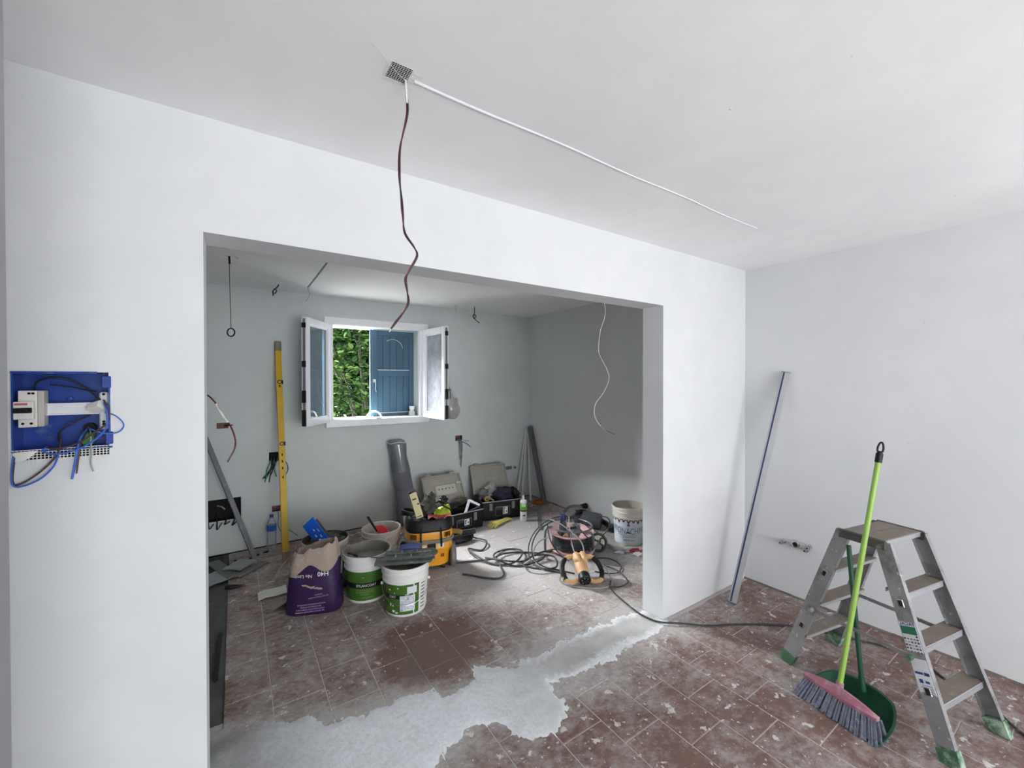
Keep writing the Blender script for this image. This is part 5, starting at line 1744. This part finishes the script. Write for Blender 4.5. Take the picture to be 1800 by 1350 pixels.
MB().tube([Vector((1.595 + .10 * math.cos(a), 4.842 + .074 * math.sin(a), .968 + .01 * math.sin(a * 3))) for a in [2 * PI * i / 12 for i in range(12)]], .004, 5, 2, closed=True).build('film_edge', M_OLDWHITE, uo)

# ------------------------------------------------------------------ two open toolboxes with lids against the wall
M_TBOX = paint('toolbox_black', C(12, 12, 14), .5, var=.12, spec=.3)
M_TLID = paint('toolbox_lid_inner', C(156, 153, 143), .7, var=.06, dust=.25, dustcol=C(140, 138, 128))
M_TLID2 = paint('lid_tray', C(188, 186, 176), .6, var=.04)


def toolbox(label, cx, cy, rz, Ln, Dp, Hh, lid_dy, lid_h, tray):
    t = thing('toolbox', label, 'toolbox', (cx, cy, 0), rz, 'open toolboxes under the window wall')
    a, b, w = Ln / 2, Dp / 2, .012
    mb = MB().box(-a, a, -b, b, .004, .02, .004)
    mb.box(-a, a, -b, -b + w, .01, Hh, .004).box(-a, a, b - w, b, .01, Hh, .004).box(-a, -a + w, -b, b, .01, Hh, .004).box(a - w, a, -b, b, .01, Hh, .004)
    for i in range(5):
        x = -a + .03 + i * (Ln - .06) / 4
        mb.box(x - .012, x + .012, -b - .006, -b + .002, .01, .05, .002)
    bo = mb.build('body', M_TBOX, t)
    MB().box(-a - .004, a + .004, -b - .006, -b + .003, Hh - .006, Hh + .004, .002).build('rim', paint('worn_rim', C(150, 152, 156), .5, var=.2), bo)
    for s in (-1, 1):
        MB().box(s * a * .58 - .020, s * a * .58 + .020, -b - .016, -b, Hh - .105, Hh - .018, .004).build('latch', M_GREYP, t)
    lb2 = MB().box(-.085, .105, -b - .003, -b, .045, Hh - .07, .001).build('label', M_GREYP, bo)
    MB().box(-.08, .100, -b - .0038, -b - .002, .05, Hh - .075, 0).build('label_field', M_TBOX, lb2)
    MB().box(.01, .075, -b - .005, -b - .003, .062, Hh - .075, 0).build('pictogram_panel', M_STICK, lb2)
    pg = MB().box(.018, .028, -b - .006, -b - .0045, .072, Hh - .085).box(.022, .040, -b - .006, -b - .0045, Hh - .095, Hh - .084).box(.05, .068, -b - .006, -b - .0045, .085, .098)
    pg.build('pictogram', M_TBOX, lb2)
    ln_ = MB()
    for i in range(3):
        ln_.box(-.075, .0, -b - .005, -b - .0035, Hh - .10 + .016 * i, Hh - .096 + .016 * i)
    ln_.build('print_lines', M_GREYP, lb2)
    # lid
    p0, p1 = Vector((0, b + .004, Hh - .004)), Vector((0, b + lid_dy, Hh + lid_h))
    zz_ = (p1 - p0)
    L0 = zz_.length
    M = frame(p0, p1, (1, 0, 0))
    ld = MB().box(-a, a, -.004, .010, 0, L0, .006, M)
    for (u0, u1) in ((-a, -a + .02), (a - .02, a)):
        ld.box(u0, u1, -.022, .0, .0, L0, .006, M)
    ld.box(-a, a, -.022, 0, L0 - .02, L0, .006, M)
    for s in (-1, 1):
        ld.box(s * a * .62 - .035, s * a * .62 + .035, -.018, .006, L0 - .005, L0 + .025, .008, M)
    ld.box(-a * .30, a * .30, -.012, .006, L0 - .005, L0 + .012, .006, M)
    lo = ld.build('lid', M_TLID, t)
    # frame's y axis may point away: put the tray on the room side
    s = -1
    if tray:
        MB().box(-a * .45, a * .62, s * .030, s * .010, L0 * .34, L0 * .66, .008, M).build('lid_tray', M_TLID2, lo)
        MB().box(a * .68, a * .92, s * .026, s * .012, L0 * .62, L0 * .70, .003, M).build('lid_clip', M_TLID2, lo)
    for i in range(5):
        MB().cyl(M @ Vector((-a * .3 + a * .18 * i, s * (.031 if tray else .005), L0 * .52)), M @ Vector((-a * .3 + a * .18 * i, s * (.033 if tray else .008), L0 * .52)), .008, n=8).build('lid_peg', M_HOLE if tray else M_TLID2, lo)
    return t


t1 = toolbox('black open toolbox beside the yellow vacuum, with a white bracket inside', 2.125, 4.345, .05, .52, .36, .205, .22, .32, True)
t2 = toolbox('black open toolbox heaped with dark cloth, beside the white glue bottle', 2.755, 4.455, -.215, .50, .38, .225, .20, .33, False)


def in_box(t, x, y, z):
    return parent_matrix(t) @ Vector((x, y, z))


def lump(name, label, cat, t, x, y, z, r, seed, m, amp=.4):
    o = MB().blob(in_box(t, x, y, z), r, seed, amp, 2.0, 20, 12).build(name, m, smooth=60)
    return tag(o, label, cat)


M_NAVYC = paint('navy_cloth', C(40, 42, 58), .9, var=.25, bump=.5, bscale=30)
M_GREYC = paint('grey_cloth', C(112, 110, 106), .9, var=.2, bump=.4, bscale=25)
M_WBAG = paint('pale_film', C(168, 168, 166), .5, var=.12)
lump('cloth', 'navy cloth piled over the right of the cloth-heaped toolbox', 'cloth', t2, .10, .04, .235, (.13, .10, .085), 3, M_NAVYC, .5)
lump('cloth', 'grey rag at the left back of the cloth-heaped toolbox', 'cloth', t2, -.15, .11, .24, (.07, .06, .07), 6, M_GREYC, .5)
lump('film_bundle', 'crumpled pale plastic film peaking out of the cloth-heaped toolbox', 'film', t2, -.03, .13, .265, (.09, .05, .085), 9, M_WBAG, .7)
o = MB().tube([in_box(t2, -.24 + .05 * i, .10 + .02 * math.sin(i), .23 + .02 * math.sin(i * 1.1)) for i in range(7)] + [in_box(t2, .12, .05, .33), in_box(t2, .2, .0, .30), in_box(t2, .22, -.06, .235)], .008, 6, 4).build('bag_strap', M_BLACK)
tag(o, 'black bag strap looping over the navy cloth', 'strap')
o = MB().tube([in_box(t2, -.16 + .026 * math.cos(a), -.09, .235 + .026 * math.sin(a)) for a in [i * PI / 6 for i in range(12)]], .010, 8, 2, closed=True).build('masking_tape', paint('yellowed_tape', C(150, 132, 62), .6, var=.2))
tag(o, 'yellowish tape roll on edge at the front left of the cloth-heaped toolbox', 'tape')
o = MB().tube([in_box(t2, -.15, -.05, .22), in_box(t2, -.12, -.10, .235), in_box(t2, -.09, -.15, .228)], .012, 6, 3).build('hand_tool', paint('olive_plastic', C(112, 104, 60), .6))
tag(o, 'olive hand tool lying across the tape roll in the toolbox', 'tool')
lump('tool_pouch', 'dark tool pouch at the far right end of the cloth-heaped toolbox', 'pouch', t2, .265, .10, .20, (.06, .10, .10), 12, M_BLACKD, .35)
lump('drill_bag', 'black tool bag with a worn pale zip in the toolbox beside the vacuum', 'bag', t1, -.02, .08, .205, (.17, .09, .06), 15, M_BLACKD, .4)
lump('angle_tool', 'dusty brown-grey tool body on top of the black tool bag', 'tool', t1, .12, .11, .255, (.09, .05, .035), 17, paint('dusty_brown', C(74, 68, 62), .8, var=.3), .4)
br_ = thing('bracket', 'white angled metal bracket sticking out of the toolbox beside the vacuum', 'bracket', in_box(t1, .10, -.12, .16))
MB().beam(in_box(t1, .03, -.165, .19), in_box(t1, .125, -.10, .315), .030, .012, (1, 0, 0), .002).build('arm', M_WHITE, br_, world=True)
MB().beam(in_box(t1, .125, -.10, .312), in_box(t1, .235, -.15, .245), .026, .010, (.3, 0, 1), .002).build('arm', M_WHITE, br_, world=True)
MB().beam(in_box(t1, .06, -.16, .20), in_box(t1, .235, -.15, .238), .020, .008, (0, 1, 0), .002).build('brace', paint('blue_grey_steel', C(92, 104, 130), .4, metal=.5), br_, world=True)
o = MB().blob(in_box(t1, -.205, -.12, .215), (.035, .035, .045), 2, .12, 1.2).build('dust_mask', paint('pale_blue_mask', C(176, 186, 212), .8))
tag(o, 'pale blue-white dust mask at the left of the toolbox beside the vacuum', 'mask')

# ------------------------------------------------------------------ glove, glue bottle, orange tape
gv = thing('rubber_glove', 'yellow latex glove lying on the floor in front of the toolboxes', 'glove', (2.56, 4.13, 0))
M_LATEX = paint('yellow_latex', C(204, 188, 104), .55, var=.1, dust=.15)
gd = Vector((.93, .36, 0)).normalized()
gn = Vector((-gd.y, gd.x, 0))
g0 = Vector((2.50, 4.10, 0))


def gp(u, v, w):
    return g0 + gd * u + gn * v + Vector((0, 0, w))


pm_ = MB().loft([[gp(u, hw_ * math.cos(a), .004 + hh * (1 + math.sin(a))) for a in [2 * PI * j / 14 for j in range(14)]] for u, hw_, hh in ((-.01, .035, .012), (.03, .052, .019), (.08, .05, .020), (.12, .042, .018), (.17, .042, .015), (.25, .05, .014), (.28, .052, .012))])
po_ = pm_.build('palm', M_LATEX, gv, world=True, smooth=60)
for i, (v, l, s) in enumerate(((-.038, .075, -.35), (-.013, .09, -.12), (.012, .085, .1), (.034, .065, .3))):
    MB().tube([gp(.01, v, .018), gp(-.035, v + s * .03, .020 + .004 * (i % 2)), gp(-l, v + s * .07, .012)], .0125, 8, 3, taper=lambda t: 1 - .35 * t).build('finger', M_LATEX, gv, world=True)
MB().tube([gp(.09, .045, .018), gp(.06, .075, .020), gp(.03, .095, .014)], .013, 8, 3, taper=lambda t: 1 - .35 * t).build('thumb', M_LATEX, gv, world=True)
MB().tube([gp(.28 + .004 * math.sin(3 * a), .053 * math.cos(a), .017 + .013 * math.sin(a)) for a in [2 * PI * j / 10 for j in range(10)]], .003, 5, 2, closed=True).build('cuff', M_LATEX, gv, world=True)

gb_scale = 1.16
gb_ = thing('glue_bottle', 'white nozzle bottle with green and brown label on the floor by the toolboxes', 'bottle', (2.90, 4.075, 0), math.atan2(-4.075, -2.90) + PI / 2)
gb_.scale = (gb_scale,) * 3
MB().lathe([(.028, .002), (.034, 0), (.0355, .006), (.0355, .205), (.030, .216), (.014, .222)], 24).build('body', M_WHITE, gb_)
MB().lathe([(.014, .220), (.013, .232), (.0065, .262), (.003, .268)], 14).build('nozzle', M_WHITE, gb_)


def Rg(z):
    return .0355


wrap(Rg, .0008, F0 - 1.5, F0 + 1.5, .118, .190).build('label_green', paint('label_lime', C(110, 176, 70), .5), gb_)
wrap(Rg, .0012, F0 - .6, F0 + .6, .155, .188).build('label_pale', paint('label_mint', C(206, 220, 204), .5), gb_)
wrap(Rg, .0010, F0 - 1.5, F0 + 1.5, .102, .120).build('label_brown', paint('label_brown', C(108, 66, 50), .5), gb_)
wrap(Rg, .0012, F0 - .2, F0 + .55, .056, .070).build('label_mark', M_NAVY, gb_)
wrap(Rg, .0012, F0 + .1, F0 + .25, .030, .042).build('label_mark', M_INK, gb_)
o = MB().lathe([(.052, .003), (.072, .003), (.074, .006), (.074, .042), (.072, .045), (.052, .045), (.050, .042), (.050, .006), (.052, .003)], 26, Matrix.Translation((3.47, 4.52, 0)), False, False).build('tape_roll', paint('orange_tape', C(150, 84, 40), .6, var=.1))
tag(o, 'orange-brown tape roll lying on the floor in the far corner', 'tape')

# ------------------------------------------------------------------ cable reel with things in its hub
M_CAB = paint('dusty_black_cable', C(48, 50, 54), .6, var=.15, dust=.35, dustcol=C(140, 138, 138), dscale=20)
M_CABG = paint('grey_cable', C(142, 142, 142), .6, var=.1, dust=.3)
M_RPINK = paint('faded_red_drum', C(196, 152, 150), .6, var=.1, dust=.5, dustcol=C(206, 184, 182), dscale=9)
rx0, ry0 = 2.79, 3.096
reel = thing('cable_reel', 'faded red cable reel on a grey tube stand, wound with dark cable', 'cable reel', (rx0, ry0, 0))
reel.scale = (1.08, 1.08, 1.0)
MB().lathe([(.13, .035), (.205, .03), (.208, .036), (.205, .044), (.135, .046)], 36).build('bottom_flange', M_RPINK, reel)
MB().lathe([(.135, .04), (.135, .175)], 36, None, False, False).lathe([(.128, .172), (.122, .06), (.10, .05)], 36, None, False, False).build('hub', M_RPINK, reel)
MB().lathe([(.134, .165), (.19, .178), (.210, .192), (.212, .200), (.206, .202), (.185, .188), (.128, .174)], 36, None, False, False).build('top_flange', M_RPINK, reel)
wd_ = MB()
r_ = random.Random(4)
for i in range(11):
    for q in range(2):
        z = .056 + .0105 * i
        R0 = .158 + .016 * q - .004 * (i % 2)
        ph = r_.uniform(0, 6)
        wd_.tube([(R0 * math.cos(a) + .003 * math.sin(3 * a + ph), R0 * math.sin(a), z + .003 * math.sin(2 * a + ph)) for a in [2 * PI * j / 18 for j in range(18)]], .0058, 5, 2, closed=True)
wd_.build('wound_cable', M_CAB, reel, kind='stuff')
M_TUBEG = paint('grey_tube_frame', C(84, 86, 90), .45, var=.1, dust=.3)
for s in (0, 1, 2):
    a = 2.75 + s * 2.1
    c, s_ = math.cos(a), math.sin(a)
    MB().tube([(.10 * c, .10 * s_, .012), (.235 * c, .235 * s_, .012), (.250 * c, .250 * s_, .03), (.250 * c, .250 * s_, .19), (.235 * c, .235 * s_, .235), (.19 * c, .19 * s_, .25)], .011, 8, 3).build('stand_tube', M_TUBEG, reel)
MB().tube([(.19 * math.cos(a), .19 * math.sin(a), .25) for a in [2.75 + i * .35 for i in range(13)]], .009, 8, 2).build('stand_rail', M_TUBEG, reel)
rv = thing('blue_cap_bottle', 'dark small bottle with navy cap standing in the reel hub', 'bottle', (rx0 - .05, ry0 + .07, .085))
MB().lathe([(.034, 0), (.038, .01), (.038, .17), (.024, .20), (.022, .21)], 18).build('body', paint('smoky_plastic', C(62, 66, 80), .4), rv)
MB().lathe([(.030, .205), (.032, .255), (.028, .262)], 18).build('cap', paint('navy_cap', C(30, 36, 84), .45), rv)
pl2 = thing('power_plug', 'large grey industrial plug resting in the reel hub', 'plug', (rx0 - .01, ry0 - .03, .115))
MB().tube([(.0, -.05, .02), (.0, 0, .08), (.01, .02, .14)], .034, 12, 4, taper=lambda t: 1.15 - .3 * t).build('body', paint('plug_grey', C(128, 132, 142), .5, dust=.3), pl2)
MB().lathe([(.036, 0), (.040, .004), (.040, .02), (.036, .024)], 16, frame((.008, .01, .10), (.012, .025, .14))).build('collar', M_BLACKD, pl2)
pl3 = thing('socket_adapter', 'pale grey boxy adapter resting at the right of the reel hub', 'adapter', (rx0 + .055, ry0 - .01, .12))
MB().box(-.03, .035, -.03, .03, .02, .135, .006).build('body', paint('adapter_grey', C(148, 150, 152), .5, dust=.3), pl3)
MB().box(-.024, .028, -.034, -.028, .08, .12, .003).build('flap', M_GREYP, pl3)
o = MB().blob((rx0 - .09, ry0 - .02, .15), (.03, .025, .04), 3, .3).build('wood_offcut', paint('pale_wood', C(196, 168, 128), .7))
tag(o, 'small pale wooden lump at the left of the reel hub', 'offcut')


def vclamp(pts, zmin=.008):
    out = []
    for (x, y, d) in pts:
        p = view_pt(x, y, d)
        p.z = max(zmin, p.z)
        out.append(p)
    return out


loops = [
    ('springy dark cable arching from the reel top round its left side to the mixer', M_CAB, .0065, [(1045, 935, 4.15), (1015, 913, 4.25), (985, 908, 4.2), (958, 918, 4.1), (938, 938, 4.0), (929, 962, 3.95), (933, 985, 3.85), (950, 1002, 3.72), (975, 1012, 3.66), (995, 1013, 3.62)]),
    ('outer dark cable loop swinging widest left of the reel', M_CAB, .006, [(1010, 911, 4.22), (978, 914, 4.15), (950, 930, 4.05), (936, 955, 3.95), (938, 982, 3.85), (958, 1000, 3.75), (985, 1008, 3.68), (1010, 1012, 3.62)]),
    ('inner grey cable loop on the reel left side, touching the stand', M_CABG, .006, [(962, 945, 4.05), (948, 952, 4.0), (938, 968, 3.92), (941, 988, 3.82), (957, 1003, 3.72), (980, 1013, 3.65)]),
    ('second grey cable loop sweeping left of the reel stand', M_CABG, .0065, [(965, 912, 4.05), (985, 921, 3.98), (1004, 935, 3.92), (1020, 950, 3.85), (1026, 965, 3.8), (1027, 985, 3.7)]),
    ('grey cable hanging straight down the front of the reel', M_CABG, .006, [(1000, 908, 4.1), (1001, 925, 3.98), (1005, 955, 3.9), (1011, 975, 3.8), (1014, 990, 3.72)]),
    ('dark cable slanting down over the reel left flank', M_CAB, .0065, [(962, 920, 4.1), (966, 945, 4.02), (976, 965, 3.95), (990, 978, 3.85), (1000, 986, 3.78)]),
    ('dark cable crossing from reel top to the right-hand whisk', M_CAB, .006, [(1006, 912, 4.15), (1015, 925, 4.0), (1028, 940, 3.95), (1036, 950, 3.95), (1036, 970, 3.9)]),
    ('dark looped cable rising behind the reel towards the right wall', M_CAB, .006, [(1000, 910, 4.4), (1030, 922, 4.5), (1050, 936, 4.4), (1060, 940, 4.3), (1071, 925, 4.3), (1070, 912, 4.45), (1058, 908, 4.6), (1048, 912, 4.6)]),
]
for lab, m_, r_, pts in loops:
    tag(MB().tube(vclamp(pts), r_, 6, 5).build('loose_cable', m_), lab, 'cable', 'cables tangled round the reel')

for lab, pts in (('thin dark cable loop on the floor right of the mixer, below the paddle', [(2.75, 2.84), (2.91, 2.76), (2.95, 2.66), (2.89, 2.54), (2.79, 2.49), (2.69, 2.53), (2.64, 2.62)]), ('thin dark cable bend at the mixer right handle', [(2.8, 2.66), (2.81, 2.52), (2.77, 2.39), (2.71, 2.31), (2.61, 2.31), (2.53, 2.35)])):
    tag(MB().tube([Vector((x, y, .008 + .004 * (i % 2))) for i, (x, y) in enumerate(pts)], .0055, 6, 6).build('loose_cable', M_CAB), lab, 'cable', 'cables tangled round the reel')
# long cable from the vacuum to the reel, lying in loops on the floor
pts = [(2.00, 3.93), (2.12, 3.88), (2.16, 3.70), (2.04, 3.58), (1.93, 3.66), (1.90, 3.45), (1.98, 3.22), (2.15, 3.15), (2.32, 3.28), (2.28, 3.45), (2.10, 3.42), (2.02, 3.28), (2.12, 3.10), (2.32, 3.04), (2.45, 3.10), (2.36, 3.30), (2.16, 3.36), (1.98, 3.30), (1.86, 3.40), (1.62, 3.46)]
P = [Vector((x, y, .008 + .013 * (i % 3))) for i, (x, y) in enumerate(pts)]
P[0].z = .09
tag(MB().tube(P, .0085, 6, 8).build('loose_cable', M_CAB), 'black cable lying in loose loops between vacuum and reel', 'cable')
pts = [(1.95, 3.36), (2.05, 3.18), (2.22, 3.12), (2.38, 3.14), (2.48, 3.00), (2.40, 2.86), (2.24, 2.88), (2.14, 3.0), (2.24, 3.12), (2.44, 3.16), (2.62, 3.10), (2.72, 3.02)]
tag(MB().tube([Vector((x, y, .020 + .012 * ((i + 1) % 3))) for i, (x, y) in enumerate(pts)], .0085, 6, 8).build('loose_cable', M_CAB), 'black cable double loop nearest the mixer on its left', 'cable')
pts = [(2.00, 3.18), (1.94, 3.02), (1.86, 2.98), (1.76, 3.06), (1.69, 3.16), (1.64, 3.22)]
tag(MB().tube([Vector((x, y, .012)) for x, y in pts], .0085, 6, 6).build('loose_cable', M_CAB), 'black cable end curling back to the vacuum wheel', 'cable')
hz = thing('vacuum_nozzle', 'black suction nozzle lying on the floor right of the vacuum', 'nozzle', (1.98, 3.92, 0))
MB().tube([(1.72, 3.93, .10), (1.86, 3.93, .115), (1.98, 3.95, .10)], .030, 10, 4).build('tube', M_BLACKD, hz, world=True)
MB().blob((1.97, 3.89, .045), (.14, .07, .05), 3, .2, 1.5, flat=.002).build('head', M_BLACK, hz, world=True)

# ------------------------------------------------------------------ paddle mixer, whisk, small tools
M_MYEL = mat('mixer_ochre', C(190, 152, 108), .55, var=.15, scale=12, dust=.3, dustcol=C(206, 190, 164), dscale=14)
mx = thing('paddle_mixer', 'ochre two-handled paddle mixer lying on the floor in front of the reel', 'mixer', (2.455, 2.60, 0), -math.radians(30))
hp0, hp1 = Vector((0, .10, .135)), Vector((0, -.115, .068))
mot = MB().lathe([(.03, 0), (.05, .01), (.056, .04), (.056, .13), (.050, .15), (.048, .20), (.040, .215)], 20, frame(hp0, hp1))
mo = mot.build('motor_housing', M_MYEL, mx)
fr0 = frame(hp0, hp1)
MB().lathe([(.046, .20), (.049, .215), (.049, .262), (.040, .270), (.036, .262), (.018, .262), (.016, .275), (.004, .275)], 20, fr0).build('gear_collar', M_BLACKD, mx)
for k in range(6):
    a = k * PI / 3
    MB().cyl(fr0 @ Vector((.027 * math.cos(a), .027 * math.sin(a), .266)), fr0 @ Vector((.027 * math.cos(a), .027 * math.sin(a), .272)), .005, n=8).build('bolt', M_STEEL, mx)
MB().blob((-.026, .06, .155), (.034, .075, .044), 2, .15, 2).blob((.030, .06, .158), (.034, .078, .046), 4, .15, 2).build('gear_case', M_MYEL, mo)
for s in (-1, 1):
    pts = [(s * .03, .07, .15), (s * .075, .085, .155), (s * .125, .07, .145), (s * .158, .02, .115), (s * .168, -.05, .075), (s * .150, -.10, .042), (s * .10, -.115, .030), (s * .045, -.095, .035)]
    h = MB().tube(pts, .019, 10, 4)
    ho = h.build('handle_loop', M_MYEL, mx)
    MB().tube([pts[2], pts[3], pts[4], pts[5]], .0215, 10, 4).build('grip', M_BLACKD, ho)
MB().tube([(.168, .0, .11), (.21, -.02, .09), (.235, -.06, .04), (.235, -.12, .012), (.18, -.17, .008), (.05, -.18, .007), (-.12, -.13, .007), (-.19, -.05, .009), (-.175, .0, .03)], .0055, 6, 5).build('flex', M_CABG, mx)

wk = thing('mixing_paddle', 'dirty round steel mixing paddle lying right of the reel', 'mixing paddle', (2.98, 2.93, 0))
wc = Vector((3.00, 2.93, .085))
M_WK = mat('crusted_steel', C(104, 100, 92), .6, .5, var=.3, scale=20, dust=.3)
wm = frame(wc, wc + Vector((-.55, -.75, .35)), rgt)
for zz_, rr in ((-.03, .075), (.0, .085), (.03, .075)):
    MB().tube([wm @ Vector((rr * math.cos(a), rr * math.sin(a), zz_)) for a in [2 * PI * j / 14 for j in range(14)]], .008, 6, 2, closed=True).build('ring', M_WK, wk, world=True)
for j in range(4):
    a = j * PI / 2 + .4
    MB().tube([wm @ Vector((.082 * math.cos(a), .082 * math.sin(a), -.03)), wm @ Vector((.05 * math.cos(a + .5), .05 * math.sin(a + .5), 0)), wm @ Vector((.01 * math.cos(a), .01 * math.sin(a), .04))], .009, 6, 3).build('blade', M_WK, wk, world=True)
sh_ = wm @ Vector((0, 0, .02))
MB().cyl(sh_, view_pt(1032, 986, 3.66), .009, n=10).build('shaft', M_CABG, wk, world=True)

sc_ = thing('scraper', 'bright steel filling knife lying right of the mixing paddle', 'scraper', (3.13, 2.80, 0))
MB().beam(view_pt(1066, 958, 4.24) * 1 + Vector((0, 0, .02)), Vector((3.12, 2.805, .012)), .03, .012, (0, 1, .1), .003).build('handle', M_CABG, sc_, world=True)
MB().beam(Vector((3.105, 2.81, .011)), Vector((3.155, 2.735, .010)), .06, .004, (.8, .5, 0), .001).build('blade', mat('bright_steel', C(226, 228, 234), .25, .8), sc_, world=True)
pr_ = thing('pliers', 'red handled pliers lying in front of the INTONACHINO bucket', 'pliers', (3.32, 2.72, 0))
M_REDP = paint('red_grip', C(140, 30, 38), .45)
for s in (-1, 1):
    MB().tube([(3.215, 2.725, .012), (3.25, 2.73 + s * .008, .013), (3.30, 2.715 + s * .03, .013), (3.345, 2.69 + s * .022, .012)], .009, 8, 4).build('grip', M_REDP, pr_, world=True)
MB().beam((3.225, 2.725, .012), (3.165, 2.745, .010), .022, .012, (0, 1, 0), .003).build('jaw', M_STEEL, pr_, world=True)
o = MB().loft([[Vector((3.20 + .02 * i, 2.60 + .025 * u + .006 * i, .003 + .012 * abs(math.sin(i * 1.1 + u * .9)))) for u in range(4)] for i in range(6)], False, False, False).build('paper_scrap', M_WHITE, smooth=60)
tag(o, 'torn white paper scrap on the floor beside the right jamb', 'paper')

sn = thing('wall_sander', 'grey round wall sander head lying by the right wall', 'sander', (3.42, 3.68, 0))
sM = frame((3.41, 3.68, .108), (3.41 - .16, 3.68 - .17, 1.108)) @ Matrix.Scale(.8, 4)
M_SAND = paint('sander_grey', C(116, 116, 108), .7, var=.1, dust=.35, dustcol=C(142, 140, 132))
so_ = MB().lathe([(.10, -.02), (.168, -.015), (.172, -.005), (.168, .008), (.10, .016), (.05, .022), (.03, .03), (.012, .03)], 32, sM).build('disc', M_SAND, sn, world=True)
MB().lathe([(.022, .028), (.020, .040), (.008, .042)], 14, sM).build('hub_nut', M_HOLE, so_)
MB().tube([sM @ Vector((.178 * math.cos(a), .178 * math.sin(a), .012)) for a in [-.6 + .17 * i for i in range(14)]], .020, 8, 2).build('shroud', M_GREYP, so_)
MB().cyl(sM @ Vector((.15, -.06, .01)), sM @ Vector((.22, -.13, .0)), .035, n=14).build('dust_port', M_BLACKD, so_)
hzz = thing('suction_hose', 'dark grey corrugated suction hose bundle in front of the wall sander', 'hose', (3.42, 3.45, 0))
hb = MB().lathe([(.05, 0), (.085, .01), (.09, .05), (.086, .10), (.09, .15), (.086, .20), (.08, .22), (.05, .225), (.045, .12)], 22, frame((3.34, 3.52, .095), (3.47, 3.32, .090)))
hb.build('canister', paint('dark_rubber_grey', C(74, 76, 84), .6, var=.15, dust=.2), hzz, world=True)
MB().tube([(3.30, 3.60, .05), (3.40, 3.62, .14), (3.50, 3.50, .10), (3.54, 3.34, .05), (3.50, 3.22, .04)], .028, 10, 5).build('hose', M_BLACKD, hzz, world=True)
MB().box(3.46, 3.575, 3.16, 3.27, .004, .075, .02).build('coupling', M_BLACKD, hzz, world=True)
MB().blob((3.33, 3.62, .06), (.12, .06, .055), 9, .35, 2, flat=.003).build('wrapping', paint('slate_cloth', C(92, 96, 104), .8, var=.2), hzz, world=True)

# ------------------------------------------------------------------ dark extension cable across the floor to the ladder
pts = [(2.62, 2.42), (2.53, 2.33), (2.48, 2.20), (2.43, 2.02), (2.42, 1.92), (2.45, 1.81), (2.56, 1.715), (2.70, 1.60), (2.83, 1.53), (3.00, 1.42), (3.17, 1.285), (3.25, 1.16), (3.34, 1.0), (3.41, .87), (3.44, .76), (3.41, .67), (3.375, .625), (3.325, .565)]
tag(MB().tube([Vector((x, y, .0075 + (.006 if 3 <= i <= 6 else 0))) for i, (x, y) in enumerate(pts)], .0065, 6, 6).build('power_cable', M_CAB), 'dark cable running from the mixer past the jamb and behind the stepladder', 'cable')
o = MB().tube([(3.26, .42, .008), (3.22, .36, .008), (3.16, .31, .008), (3.09, .24, .008), (3.0, .15, .008)], .006, 6, 5).build('power_cable', M_CAB)
tag(o, 'short length of dark cable by the rear right foot of the stepladder', 'cable')
